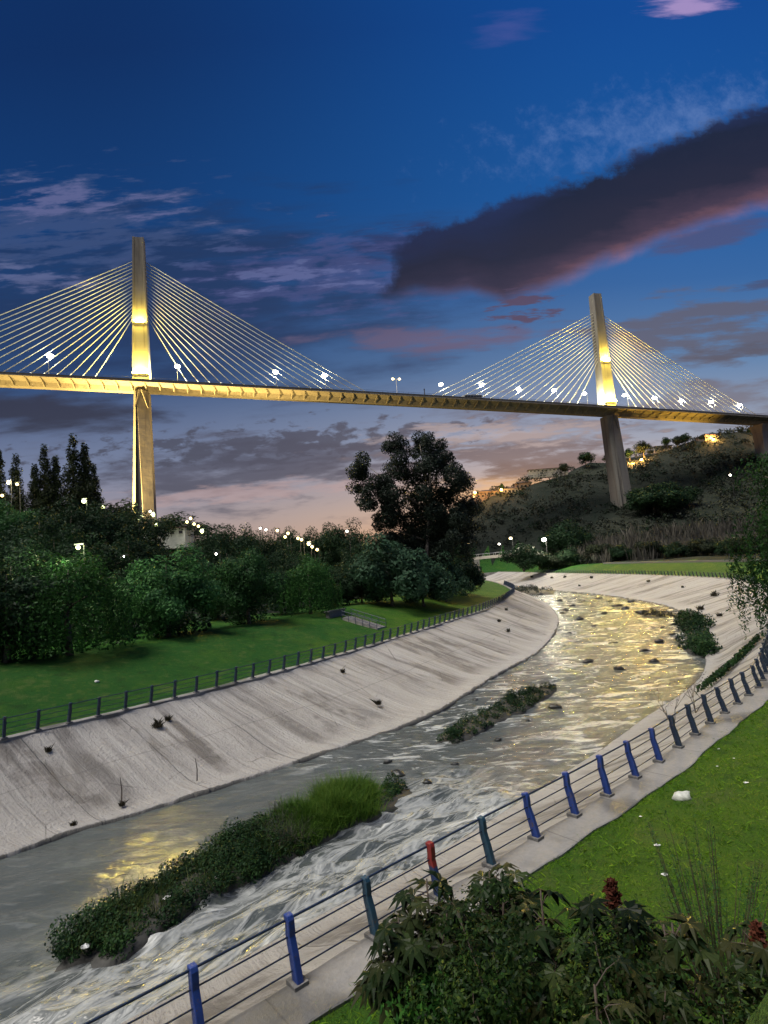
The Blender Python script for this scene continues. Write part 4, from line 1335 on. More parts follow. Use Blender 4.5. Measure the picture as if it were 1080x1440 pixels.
# ------------------------------------------------------------------ hillside growth (uncountable masses)
def scatter_hill(name, n, u0, u1, y0, y1, leaves, leaf, rad, m, h0=.3, dens=None, tall=1.0):
    y = y0 + (y1 - y0) * rng.random(n); x = rng.uniform(u0, u1, n) * y
    dR, _ = dist_poly(x, y, RCs); dL, _ = dist_poly(x, y, LCs)
    k = (np.minimum(dR, dL) > 15.5) & ~in_poly(x, y, CH_POLY)
    if dens is not None: k &= (fbm(x / 16, y / 16, 91, 3) + .5) * dens[1] + dens[0] > rng.random(n)
    x, y = x[k], y[k]; z = land_z(x, y); rr = rad * rng.uniform(.5, 1.6, len(x))
    P = np.repeat(np.column_stack([x, y, z + rr * h0 * tall]), leaves, 0); P += ball(len(P)) * np.repeat(rr, leaves)[:, None] * np.array([1, 1, .75 * tall])
    V, F = leaves_np(P, leaf, .55)
    return kind(obj_np(name, V, F, m), 'stuff')


scatter_hill('hillside_scrub', 9500, .02, .86, 228, 440, 16, 1.25, 1.9, M['scrub'], dens=(.15, 1.1))
scatter_hill('hillside_bushes', 1500, .06, .86, 250, 430, 40, 1.0, 2.6, M['leaf_dark'], dens=(-.35, 1.3))
scatter_hill('valley_undergrowth', 1500, -.9, .05, 38, 210, 34, .55, 1.7, M['leaf_dark'])
n = 2600
y = rng.uniform(222, 290, n); x = rng.uniform(.20, .78, n) * y
dR, _ = dist_poly(x, y, RCs); k = (dR > 20) & (fbm(x / 9, y / 9, 55, 3) > -.18); x, y = x[k], y[k]
kind(tufts('reed_thicket', np.column_stack([x, y, land_z(x, y) - .2]), 3.2 + 4.5 * rng.random(len(x)), 9, .8, M['reed'], .16), 'stuff')


# ------------------------------------------------------------------ the cable-stayed viaduct
NL = Vector((-114.7, 273, 0)); NR = Vector((140.0, 340, 0))
TD = (NR - NL).normalized(); NC = Vector((TD.y, -TD.x, 0))       # NC points towards the viewer
HW = 9.5


def on_line(px, py, off):
    """point of the vertical plane 'off' metres behind the near edge of the deck seen at a pixel; returns s, z"""
    d = ray(px, py); o = NL - NC * off
    # solve (0,0)+t*d = o + s*TD
    det = d.x * (-TD.y) + TD.x * d.y
    t = (o.x * (-TD.y) + TD.x * o.y) / det
    s = ((d.x * t - o.x) * TD.x + (d.y * t - o.y) * TD.y)
    return s, CZ + d.z * t


top_px = [(0, 524), (100, 527.5), (207, 531), (300, 537), (380, 543), (470, 548), (560, 552), (677, 560), (780, 564.5), (850, 571), (960, 576), (1080, 583.5)]
sz = np.array([on_line(x, y, 0) for x, y in top_px])
zfit = np.polyfit(sz[:, 0], sz[:, 1], 2)
ztop = lambda s: float(np.polyval(zfit, s))                      # parapet top
dpt = lambda s, off, dz: Vector((NL.x + TD.x * s - NC.x * off, NL.y + TD.y * s - NC.y * off, ztop(s) + dz))
sL, _ = on_line(199.5, 535, HW); sR_, _ = on_line(854, 572, HW)
S0, S1 = sL - 260, sR_ + 190

bridge = thing('viaduct', 'long cable-stayed viaduct with two tall floodlit concrete pylons crossing the valley', 'bridge', tuple(dpt(sL, HW, 0).xy) + (4.0,))


def sweep(name, section, m, closed=True, step=6.0, parent=bridge, s0=S0, s1=S1):
    ss = np.arange(s0, s1 + .1, step); mb = MB(); n = len(section)
    for s in ss:
        for (o, z) in section: mb.v.append(tuple(dpt(s, o, z)))
    for i in range(len(ss) - 1):
        for j in range(n if closed else n - 1):
            a = i * n + j; b = i * n + (j + 1) % n
            mb.f.append((a, b, b + n, a + n)); mb.m.append(0)
    if closed:
        mb.f.append(tuple(range(n - 1, -1, -1))); mb.m.append(0); mb.f.append(tuple((len(ss) - 1) * n + j for j in range(n))); mb.m.append(0)
    return obj(name, mb, m, parent)


W2 = 2 * HW
sweep('deck', [(0, -1.05), (0, -1.5), (6.3, -2.1), (7.6, -4.2), (W2 - 7.6, -4.2), (W2 - 6.3, -2.1), (W2, -1.5), (W2, -1.05)], M['bridge_concrete'])
sweep('parapet', [(.02, -1.046), (.02, 0), (.26, 0), (.26, -1.046)], M['parapet'])
sweep('parapet', [(W2 - .26, -1.046), (W2 - .26, 0), (W2 - .02, 0), (W2 - .02, -1.046)], M['bridge_concrete'])
for off in (.14, W2 - .14):
    mb = MB(); ss = np.arange(S0, S1, 6.0)
    mb.tube([dpt(s, off, .75) for s in ss], .06, 4)
    for s in np.arange(S0, S1, 3.0): mb.tube([dpt(s, off, -.02), dpt(s, off, .75)], .04, 4, cap=False)
    obj('handrail', mb, M['steel_dark'], bridge)
rib = None
for k, s in enumerate(np.arange(S0 + 170, S1 - 80, 6.6)):
    b = dpt(s, 7.45, -3.95); e = dpt(s, .7, -1.72)
    if rib is None:
        mb = MB(); o0 = Vector((0, 0, 0)); d = e - b
        side = TD * .26
        mid = d * .55 + Vector((0, 0, .12))
        for (p, w) in ((o0, .42), (mid, .32), (d, .22)):
            for a in (-1, 1):
                for zz in (-w, w): mb.v.append(tuple(p + side * a + Vector((0, 0, zz))))
        for q in range(2):
            i = q * 4
            mb.f += [(i, i + 1, i + 5, i + 4), (i + 2, i + 6, i + 7, i + 3), (i, i + 4, i + 6, i + 2), (i + 1, i + 3, i + 7, i + 5)]; mb.m += [0] * 4
        rib = obj('strut', mb, M['bridge_concrete'], bridge, world=False); r_ = rib
    else:
        r_ = rib.copy(); C.objects.link(r_)
    r_.location = b - bridge.location


def pylon(sc, base_px, top_px_, z_cap, seed):
    """lower leg with a widening groove, slender shaft above the deck; s measured along the deck"""
    _, zb = on_line(*base_px, HW); s_b, _ = on_line(base_px[0], base_px[1], HW); s_t, zt = on_line(top_px_[0], top_px_[1], HW)
    zb -= 12; zd = ztop(sc)
    mb = MB()
    def ring(z, w, d, q, g, f):
        k = (z - zd) / ((zt - zd) if z > zd else (zb - zd)); sc_ = sc + ((s_t if z > zd else s_b) - sc) * k
        c = Vector((NL.x + TD.x * sc_ - NC.x * HW, NL.y + TD.y * sc_ - NC.y * HW, z))
        pl = [(-w, d - 1.1), (-w + f, d), (-w + f + .12, d - g), (-w + f + q, d), (w, d), (w, -d), (-w, -d)]
        return [c + TD * a + NC * b for a, b in pl]
    lev = []
    for i in range(9):
        t = i / 8; z = zb + (zd - 4.3 - zb) * t
        lev.append(ring(z, 5.3 - 1.75 * t, 4.6 - .6 * t, (.5 + 3.6 * (1 - t)), .3 + 2.6 * (1 - t), 1.5 - .4 * t))
    for i in range(len(lev) - 1): pass
    n = 7
    for r in lev: mb.v += [tuple(p) for p in r]
    for i in range(len(lev) - 1):
        for j in range(n): mb.f.append((i * n + j, i * n + (j + 1) % n, (i + 1) * n + (j + 1) % n, (i + 1) * n + j)); mb.m.append(0)
    mb.f.append(tuple((len(lev) - 1) * n + j for j in range(n))); mb.m.append(0)
    leg = obj('pylon_leg', mb, M['bridge_concrete'], bridge)
    # gusset under the wings: an inverted V of struts
    gb = MB()
    for a in (-1, 1):
        p0 = dpt(sc + a * 3.1, HW - 4.15, -13.0); p1 = dpt(sc + a * .5, HW - 4.7, -4.0)
        gb.tube([p0, p1], [.35, .55], 4)
    obj('pylon_gusset', gb, M['bridge_concrete'], bridge)
    ub = MB(); z0 = zd - 1.2
    nl = 10; n = 8
    for i in range(nl + 1):
        t = i / nl; z = z0 + (zt - z0) * t; w = 4.1 - 1.35 * t; d = 3.6 - .9 * t
        sc_ = sc + (s_t - sc) * t
        c = Vector((NL.x + TD.x * sc_ - NC.x * HW, NL.y + TD.y * sc_ - NC.y * HW, z))
        pl = [(-w, d), (-w + .8, d), (-w + .95, d - .28), (w - .95, d - .28), (w - .8, d), (w, d), (w, -d), (-w, -d)]
        ub.v += [tuple(c + TD * a + NC * b) for a, b in pl]
    for i in range(nl):
        for j in range(n): ub.f.append((i * n + j, i * n + (j + 1) % n, (i + 1) * n + (j + 1) % n, (i + 1) * n + j)); ub.m.append(0)
    ub.f.append(tuple(nl * n + j for j in range(n))); ub.m.append(0)
    shaft = obj('pylon_shaft', ub, M['bridge_concrete'], bridge)
    H = zt - zd
    for (fz, hot) in ((.055, 1), (.40, 0)):
        t = fz; w = 4.1 - 1.35 * t; d = 3.6 - .9 * t; sc_ = sc + (s_t - sc) * t
        c = Vector((NL.x + TD.x * sc_ - NC.x * HW, NL.y + TD.y * sc_ - NC.y * HW, zd + H * fz))
        lb = MB(); Rm = Matrix((TD, NC, Vector((0, 0, 1)))).transposed()
        lb.box(c + NC * (d + .55), (2 * w * .98, .9, .35), Rm)
        lb.box(c + NC * (d + .25) - Vector((0, 0, .4)), (2 * w * .8, .5, .45), Rm)
        led = obj('light_ledge', lb, M['bridge_concrete'], shaft)
        for k in range(5 if hot else 3):
            a = (k - (2 if hot else 1)) * (w * (.40 if hot else .42))
            fb = MB(); p = c + NC * (d + .62) + TD * a + Vector((0, 0, .42))
            fb.box(p, (1.0, .45, .5), Rm @ Matrix.Rotation(.5, 3, 'X'), 0)
            fb.box(p + NC * .26 + Vector((0, 0, .12)), (.9, .06, .55 if hot else .4), Rm, 1)
            obj('floodlight', fb, [M['steel_dark'], M['flood_soft'] if seed == 1 else M['flood']], shaft)
        ld = bpy.data.lights.new('flood', 'POINT'); ld.energy = (13000 if hot else 4200); ld.color = (1, .75, .12); ld.shadow_soft_size = .9
        lo = bpy.data.objects.new('flood_lamp', ld); C.objects.link(lo); lo.location = c + NC * (d + (5.0 if hot else 2.6)) + Vector((0, 0, 3.4 if hot else 2.0)); 
        if hot:
            for a in (-1, 1):
                ld = bpy.data.lights.new('flood', 'POINT'); ld.energy = 15000; ld.color = (1, .90, .45); ld.shadow_soft_size = .6
                lo = bpy.data.objects.new('flood_lamp', ld); C.objects.link(lo); lo.location = c + TD * a * (w + 2.6) + NC * 1.0 + Vector((0, 0, 2.5))
    return s_t, zt, zd


towers = [pylon(sL, (203, 722), (195, 337), 0, 1), pylon(sR_, (881, 738), (836.5, 415), 0, 2)]
# stay cables in one vertical plane
for sc, (s_t, zt, zd), (ptop, plow), (so, si) in ((sL, towers[0], (368, 446), None or (0, 0)), (sR_, towers[1], (441, 508), (0, 0))):
    px0 = 198 if sc == sL else 842
    _, zA = on_line(px0, ptop, HW); _, zB = on_line(px0 + (2 if sc == sL else 5), plow, HW)
    for sg in (-1, 1):
        for k in range(17):
            t = k / 16
            z = zB + (zA - zB) * t; fr = (z - zd) / (zt - zd); w = 4.1 - 1.35 * fr
            a = Vector((NL.x + TD.x * (sc + (s_t - sc) * fr + sg * (w - .25)) - NC.x * HW, NL.y + TD.y * (sc + (s_t - sc) * fr + sg * (w - .25)) - NC.y * HW, z))
            sd = sc + sg * (24 + t * 100); b = dpt(sd, HW, -1.06)
            mb = MB(); L = (b - a).length
            pts = [a.lerp(b, q) - Vector((0, 0, 4 * q * (1 - q) * L * .006)) for q in (0, .25, .5, .75, 1)]
            mb.tube(pts, .185, 5)
            cab = obj('stay_cable', mb, M['cable'], bridge, smooth=True)
            gp = MB(); gp.tube([b.lerp(a, .004), b.lerp(a, 6.5 / L)], .24, 6); obj('guide_pipe', gp, M['guide_pipe'], cab, smooth=True)
# approach pier at the right edge and one beyond the left edge
for (px, w0, lab) in ((1068, 4.2, None), (-170, 4.5, None)):
    s, _ = on_line(px, 590, HW); zt_ = ztop(s) - 4.25; c = dpt(s, HW, 0); zb_ = lz(c.x, c.y) - 3
    mb = MB(); Rm = Matrix((TD, NC, Vector((0, 0, 1)))).transposed()
    for (z, w, d) in ((zb_, w0 * .75, 3.5), (zt_ - 5, w0 * .8, 3.8), (zt_, w0, 5.5)):
        mb.v += [tuple(Vector((c.x, c.y, z)) + TD * a * w + NC * b * d) for a, b in ((-1, -1), (1, -1), (1, 1), (-1, 1))]
    for i in range(2):
        for j in range(4): mb.f.append((i * 4 + j, i * 4 + (j + 1) % 4, (i + 1) * 4 + (j + 1) % 4, (i + 1) * 4 + j)); mb.m.append(0)
    mb.f.append((8, 9, 10, 11)); mb.m.append(0)
    obj('pier', mb, M['bridge_concrete'], bridge)


def spot(loc, target, energy, col, size, blend=.6, rad=.5):
    ld = bpy.data.lights.new('floodlight_beam', 'SPOT'); ld.energy = energy; ld.color = col; ld.spot_size = size; ld.spot_blend = 1.0; ld.shadow_soft_size = rad
    lo = bpy.data.objects.new('floodlight_beam', ld); C.objects.link(lo); lo.location = loc
    lo.rotation_euler = (Vector(target) - Vector(loc)).to_track_quat('-Z', 'Y').to_euler()


# ground floodlights that light the legs and the underside of the deck
def ground_flood(s, off, z, tgt, energy, col, size, label):
    c = dpt(s, off, 0); p = Vector((c.x, c.y, z)); spot(p + Vector((0, 0, 1.2)), tgt, energy, col, size)
    t = thing('ground_floodlight', label, 'floodlight', p)
    mb = MB(); mb.tube([p + Vector((0, 0, -.5)), p + Vector((0, 0, .6))], .12, 6); obj('stand', mb, M['steel_dark'], t)
    mb = MB(); mb.box(p + Vector((0, 0, .8)), (.9, .7, .35)); obj('lamp_body', mb, M['steel_dark'], t)


YEL = (1, .66, .19)
for ds, off, tg, en, lab_ in ((-60, -2, (-16, 9, -4), 3.6e5, 'yellow floodlight on the left hillside aimed up at the left pylon'), (-34, 3.4, (-5, 5, -45), 1.3e6, 'yellow floodlight at the foot of the left pylon'), (-118, -2, (-80, 9, -4), 2.5e5, 'yellow floodlight under the left end of the deck'), (46, -2, (34, 9, -4), 2.4e5, 'yellow floodlight right of the left pylon aimed up at the deck')):
    c = dpt(sL + ds, off, 0); ground_flood(sL + ds, off, lz(c.x, c.y), dpt(sL + tg[0], tg[1], tg[2]), en, YEL, 1.5, lab_)
for ds, en, lab_ in ((24, 2.6e5, 'yellow floodlight on the right hillside aimed up at the deck'), (58, .8e5, 'weaker yellow floodlight higher on the right hillside aimed up at the deck')):
    c = dpt(sR_ + ds, -1, 0); ground_flood(sR_ + ds, -1, lz(c.x, c.y), dpt(sR_ + ds - 4, 8, -4), en, (1, .56, .07), 1.2, lab_)


# ------------------------------------------------------------------ lamps
def lamp_proto(name, H, arm, headm, rad, energy=0, col=(1, .9, .6)):
    t = thing(name, 'lamp', 'street lamp')
    mb = MB(); mb.tube([(0, 0, -.3), (0, 0, H * .6), (0, 0, H)], [.10, .08, .06], 6); obj('pole', mb, M['lamp_metal'], t, world=False, smooth=True)
    mb = MB(); mb.tube([(0, 0, H), (arm * .5, 0, H + .35), (arm, 0, H + .4)], .05, 5); obj('arm', mb, M['lamp_metal'], t, world=False)
    mb = MB(); mb.box((arm + .2, 0, H + .45), (.9, .4, .18)); hd = obj('lamp_head', mb, M['steel_dark'], t, world=False)
    mb = MB(); mb.sphere((arm + .2, 0, H + .25), rad, 8, 6, 0, (1.1, 1, .6)); obj('bulb', mb, headm, hd, world=False, smooth=True)
    return t


LP = {}
GB = 'street lamps along the bridge deck'
def put_lamp(key, loc, label, group, rz=0, sc=1.0, **kw):
    if key not in LP:
        t = lamp_proto(**kw); LP[key] = t
        t.location = loc; t.rotation_euler = (0, 0, rz); t.scale = (sc, sc, sc); t['label'] = label
        if group: t['group'] = group
        return t
    return dup(LP[key], loc, rz, label, group, sc)


ang = math.atan2(-NC.y, -NC.x)
left_l = [(68, 498)]; mid1 = [(249, 513), (388, 521), (457, 526)]; mid2 = [(622, 539), (680, 539.5), (732, 546), (782, 547), (825, 552)]; right_l = [(882, 554), (924, 558), (962, 562), (1004, 564), (1044, 568)]
lab = ['bright lamp on the deck left of the left pylon', 'first deck lamp right of the left pylon', 'second deck lamp right of the left pylon', 'third deck lamp right of the left pylon',
       'first deck lamp after the tall double lamp', 'second deck lamp after the tall double lamp', 'third deck lamp after the tall double lamp', 'fourth deck lamp after the tall double lamp', 'deck lamp just left of the right pylon',
       'first deck lamp right of the right pylon', 'second deck lamp right of the right pylon', 'third deck lamp right of the right pylon', 'fourth deck lamp right of the right pylon', 'rightmost lamp on the bridge deck']
for (px, py), lb_ in zip(left_l + mid1 + mid2 + right_l, lab):
    s, z = on_line(px, py, 7.0); b = dpt(s, 7.0, -1.05); h = max(3.2, z - b.z - .3)
    put_lamp('deck', b, lb_, GB, ang, h / 8.0, name='street_lamp', H=8.0, arm=1.6, headm=M['lamp_white'], rad=1.0)
    ld = bpy.data.lights.new('lamp_glow', 'POINT'); ld.energy = 900; ld.color = (1, .95, .8); ld.shadow_soft_size = .4
    lo = bpy.data.objects.new('lamp_glow', ld); C.objects.link(lo); lo.location = b + Vector((0, 0, h * .8)) - NC * 1.2
s, z = on_line(557, 533, 2.0); b = dpt(s, 2.0, -1.05); t = thing('double_lamp', 'tall white double-headed lamp post at the middle of the bridge', 'street lamp', b); h = z - b.z
mb = MB(); mb.tube([b, b + Vector((0, 0, h))], [.22, .15], 6); obj('pole', mb, M['guide_pipe'], t)
for a in (-1, 1):
    mb = MB(); e = b + Vector((0, 0, h)) + TD * a * 1.9; mb.tube([b + Vector((0, 0, h - .3)), e], .1, 5); obj('arm', mb, M['guide_pipe'], t)
    mb = MB(); mb.box(e + Vector((0, 0, .25)), (1.0, .7, .25)); hd = obj('lamp_head', mb, M['steel_dark'], t)
    mb = MB(); mb.sphere(e, .8, 8, 6, 0, (1, 1, .7)); obj('bulb', mb, M['lamp_warm'], hd, smooth=True)

GL = 'lamps on the left hillside'
hill = [(110, 770, 58, 'lamp_green', 'lone bright lamp among the trees above the left willow', 420), (153, 815, 64, 'lamp_white', 'tiny lamp low in the trees right of the left willow', 0), (118, 705, 110, 'lamp_green', 'lamp at the foot of the tall poplars', 500),
        (12, 679, 112, 'lamp_warm', 'bright lamp at the left edge beside the lone poplar', 700), (24, 681, 114, 'lamp_warm', 'lamp just right of the bright left edge lamp', 0), (3, 697, 108, 'lamp_warm', 'lowest lamp at the left picture edge', 0), (145, 713, 120, 'lamp_green', 'tiny lamp between the poplars and the left pylon', 0),
        (215, 724, 150, 'lamp_green', 'upper lamp at the foot of the left pylon', 600), (219, 738, 150, 'lamp_green', 'lower lamp at the foot of the left pylon', 0), (211, 719, 160, 'lamp_white', 'tiny lamp touching the left pylon foot', 0),
        (263, 734, 195, 'lamp_warm', 'leftmost lamp of the cluster right of the low white building', 0), (268, 729, 200, 'lamp_warm', 'highest lamp of the cluster right of the low white building', 0), (273, 737, 195, 'lamp_warm', 'middle lamp of the cluster right of the low white building', 0), (279, 740, 190, 'lamp_warm', 'fourth lamp of the cluster right of the low white building', 0), (284, 747, 180, 'lamp_green', 'biggest lamp of the cluster right of the low white building', 500),
        (304, 779, 84, 'lamp_white', 'tiny lamp in the dark middle trees', 0), (174, 783, 72, 'lamp_white', 'tiny white lamp left of the round lawn tree top', 0),
        (390, 746, 140, 'lamp_warm', 'first lamp at the upper left of the descending lamp row', 0), (405, 750, 138, 'lamp_warm', 'second lamp of the descending lamp row', 0), (401, 755, 136, 'lamp_warm', 'lamp just below the second of the descending row', 0), (419, 757, 134, 'lamp_warm', 'third lamp of the descending lamp row', 0), (424, 759, 133, 'lamp_warm', 'fourth lamp of the descending lamp row', 0),
        (434, 765, 130, 'lamp_warm', 'fifth lamp of the descending lamp row', 400), (439, 769, 128, 'lamp_warm', 'sixth lamp of the descending lamp row', 0), (446, 773, 126, 'lamp_warm', 'lowest lamp of the descending lamp row', 0), (488, 747, 130, 'lamp_white', 'lamp shining through leaves left of the eucalyptus', 0),
        (366, 743, 150, 'lamp_white', 'pair of faint lights above the middle trees, left one', 0), (374, 745, 150, 'lamp_white', 'pair of faint lights above the middle trees, right one', 0)]
for px, py, Y, m, lb_, en in hill:
    p = atd(px, py, Y - 3.0); g = lz(p.x, p.y); h = p.z - g
    rad = Y * {'lamp_green': .0030, 'lamp_warm': .0024, 'lamp_white': .0015}[m]
    if en: rad *= 1.15
    t = thing('street_lamp', lb_, 'street lamp', (p.x, p.y, g), GL)
    mb = MB(); mb.tube([(p.x + .5, p.y + .1, g - .3), (p.x + .5, p.y + .1, p.z + .3)], [.09, .05], 5); obj('pole', mb, M['steel_dark'], t)
    mb = MB(); mb.box((p.x + .15, p.y, p.z + rad + .1), (.9, .35, .14)); hd = obj('lamp_head', mb, M['steel_dark'], t)
    mb = MB(); mb.sphere((p.x, p.y, p.z), rad, 10, 7); obj('bulb', mb, M[m], hd, smooth=True)
    if en:
        ld = bpy.data.lights.new('lamp_glow', 'POINT'); ld.energy = en * 2.2; ld.color = (.85, 1, .5) if m == 'lamp_green' else (1, .85, .5); ld.shadow_soft_size = .4
        lo = bpy.data.objects.new('lamp_glow', ld); C.objects.link(lo); lo.location = (p.x - .3, p.y - 2.2, p.z + .6)
GV = 'lamps at the valley bridge'
for px, py, Y, m, lb_, en, r in [(660, 764, 236, 'lamp_warm', 'lamp post at the left end of the small valley bridge', 300, .9), (718, 757, 240, 'lamp_warm', 'lamp above the right end of the small valley bridge', 300, 1.0), (702, 765, 244, 'lamp_white', 'small lamp over the middle of the small valley bridge', 0, .6), (765, 759, 236, 'lamp_white', 'brightest white lamp right of the small valley bridge', 1500, 1.35), (1027, 668, 330, 'lamp_white', 'single white lamp high on the right hillside', 0, .85)]:
    p = atd(px, py, Y); g = max(lz(p.x, p.y), 3.7) if px != 660 and px != 702 and px != 718 else p.z - 6
    t = thing('street_lamp', lb_, 'street lamp', (p.x, p.y, g), GV)
    mb = MB(); mb.tube([(p.x + .7, p.y, g - .3), (p.x + .7, p.y, p.z + .5)], [.12, .07], 5); obj('pole', mb, M['steel_dark'], t)
    mb = MB(); mb.box((p.x + .2, p.y, p.z + r * .55 + .1), (1.0, .35, .12)); hd = obj('lamp_head', mb, M['steel_dark'], t)
    r *= .7; mb = MB(); mb.sphere((p.x, p.y, p.z), r, 10, 7, 0, (1, 1, .7)); obj('bulb', mb, M[m], hd, smooth=True)
    if en:
        ld = bpy.data.lights.new('lamp_glow', 'POINT'); ld.energy = en * 4; ld.color = (1, .92, .7); ld.shadow_soft_size = .5
        lo = bpy.data.objects.new('lamp_glow', ld); C.objects.link(lo); lo.location = (p.x - .3, p.y - 3, p.z + .5)


# vehicles on the deck
def truck(px, py, label):
    s, _ = on_line(px, py, 4.0); c = dpt(s, 4.0, -1.05); Rm = Matrix((TD, NC, Vector((0, 0, 1)))).transposed()
    t = thing('bus', label, 'bus', c)
    mb = MB(); mb.box(c + Vector((0, 0, 2.1)), (11.0, 2.5, 2.9), Rm); b = obj('body', mb, M['truck_body'], t); bv = b.modifiers.new('bevel', 'BEVEL'); bv.width = .25; bv.segments = 3
    mb = MB()
    for k in range(6): mb.box(c + TD * (-4.4 + k * 1.75) + NC * 1.26 + Vector((0, 0, 2.6)), (1.55, .05, 1.0), Rm)
    obj('side_windows', mb, M['glass_dark'], b)
    mb = MB(); mb.box(c + TD * 5.51 + Vector((0, 0, 2.5)), (.05, 2.1, 1.2), Rm); obj('windscreen', mb, M['glass_dark'], b)
    mb = MB(); mb.box(c + TD * .5 + Vector((0, 0, 3.68)), (3.0, 1.6, .3), Rm); obj('roof_unit', mb, M['steel_dark'], t)
    for a in (-3.4, 3.2):
        for e in (-1.05, 1.05):
            mb = MB(); q = c + TD * a + NC * e + Vector((0, 0, .5)); mb.tube([q - NC * .17, q + NC * .17], .5, 12); obj('wheel', mb, M['tyre'], t)


truck(664, 553, 'grey bus crossing the bridge deck left of the right pylon')
s, z = on_line(596, 541, 1.0); b = dpt(s, 1.0, -1.05); mb = MB(); mb.tube([b, b + Vector((0, 0, 3.9))], [.3, .26], 6); mb.box(b + Vector((0, 0, 4.2)), (.6, .6, .8))
tag(obj('deck_post', mb, M['steel_dark'], loc=b), 'short dark post on the deck edge right of the double lamp', 'post')


# ------------------------------------------------------------------ buildings
def house(px, py, Y, w, d, h, label, wm, lit=(), rz=0, roof_h=1.6, name='hill_house', cat='house', group=None, flat=False):
    p = atd(px, py, Y); z = min(p.z, lz(p.x, Y) + 4); z = p.z - .0
    t = thing(name, label, cat, (p.x, Y, z), group, rz)
    mb = MB(); mb.box((0, 0, h / 2 - 2), (w, d, h + 4)); obj('wall', mb, wm, t, world=False)
    mb = MB()
    if flat: mb.box((0, 0, h + .2), (w + .8, d + .8, .4))
    else:
        a, b = w / 2 + .5, d / 2 + .5
        mb.add([(-a, -b, h + .01), (a, -b, h + .01), (a, b, h + .01), (-a, b, h + .01), (-a * .55, 0, h + roof_h), (a * .55, 0, h + roof_h)], [(0, 1, 5, 4), (1, 2, 5), (2, 3, 4, 5), (3, 0, 4), (0, 3, 2, 1)])
    obj('roof', mb, M['roof'], t, world=False)
    n = max(2, int(w / 3))
    for k in range(n):
        mb = MB(); x = -w / 2 + w * (k + .5) / n; mb.box((x, -d / 2 - .03, h * .55), (w / n * .45, .12, h * .36))
        wd = obj('window', mb, M['window_lit'] if k in lit else M['glass_dark'], t, world=False)
        mb = MB(); mb.box((x, -d / 2 - .08, h * .55 - h * .2), (w / n * .55, .22, .15)); obj('sill', mb, M['wall_white'], wd, world=False)
    return t


GH = 'houses along the hilltop'
house(688, 700, 432, 18, 10, 4.5, 'long low house at the left end of the hilltop village', M['wall_buff'], (), .1, group=GH)
house(716, 697, 432, 12, 9, 5, 'pale two window house in the middle of the hilltop village', M['wall_white'], (), .2, group=GH)
house(735, 691, 434, 12, 9, 6, 'house highest in the hilltop village', M['wall_buff'], (), 0, group=GH)
house(672, 703, 430, 10, 8, 4, 'small house beside the orange village lamp', M['wall_buff'], (0,), 0, group=GH)
house(1004, 624, 432, 22, 12, 6, 'broad hilltop house left of the bridge pier with an orange lit front', M['wall_buff'], (1,), .1, 2.2, group=GH)
house(1077, 614, 430, 14, 10, 7, 'orange lit house at the right picture edge behind the pier', M['wall_buff'], (0, 1), 0, group=GH)
house(930, 636, 436, 13, 9, 4, 'pale flat house half hidden by the hilltop tree row', M['wall_white'], (), 0, flat=True, group=GH)
house(770, 664, 436, 30, 5, 2.2, 'long pale wall of a flat house on the hilltop left of the pylon', M['wall_white'], (), 0, flat=True, group=GH)
house(238, 757, 205, 15, 8, 3.0, 'low white flat roofed building at the foot of the left pylon', M['plaster_white'], (), -.05, flat=True, name='low_building', cat='building')
for px, py, Y, en, lb_ in [(1003, 619, 422, 9000, 'orange lamp before the broad hilltop house'), (1075, 607, 420, 9000, 'orange lamp on the house at the right picture edge'), (668, 693, 420, 5000, 'orange lamp at the left end of the hilltop village'), (705, 689, 420, 5000, 'orange lamp in the middle of the hilltop village'), (889, 653, 418, 12000, 'orange lamp lighting the hilltop wall right of the pylon'), (902, 647, 420, 9000, 'upper orange lamp on the hilltop wall right of the pylon')]:
    p = atd(px, py, Y); g = lz(p.x, p.y); g = min(g, p.z - 2)
    t = thing('street_lamp', lb_, 'street lamp', (p.x, p.y, g), 'orange lamps on the hilltop')
    mb = MB(); mb.tube([(p.x + .8, p.y, g), (p.x + .8, p.y, p.z + .6)], [.16, .1], 5); obj('pole', mb, M['lamp_metal'], t)
    mb = MB(); mb.sphere((p.x, p.y, p.z), 1.0, 8, 6); obj('bulb', mb, M['lamp_orange'], t, smooth=True)
    ld = bpy.data.lights.new('lamp_glow', 'POINT'); ld.energy = en; ld.color = (1, .5, .12); ld.shadow_soft_size = .8
    lo = bpy.data.objects.new('lamp_glow', ld); C.objects.link(lo); lo.location = (p.x, p.y - 1.5, p.z + 1.5)
# retaining wall on the hill, lit by the orange lamps
a = atd(880, 664, 424); b = atd(908, 648, 426); mb = MB()
for p in (a, b): mb.v += [(p.x, p.y, p.z - 5), (p.x, p.y, p.z + 2.6), (p.x, p.y + .6, p.z + 2.6), (p.x, p.y + .6, p.z - 5)]
mb.f += [(0, 1, 5, 4), (1, 2, 6, 5), (2, 3, 7, 6), (0, 3, 2, 1), (4, 5, 6, 7)]; mb.m += [0] * 5
tag(obj('retaining_wall', mb, M['wall_buff'], loc=tuple(a)), 'orange lit retaining wall climbing the hilltop right of the pylon', 'wall')

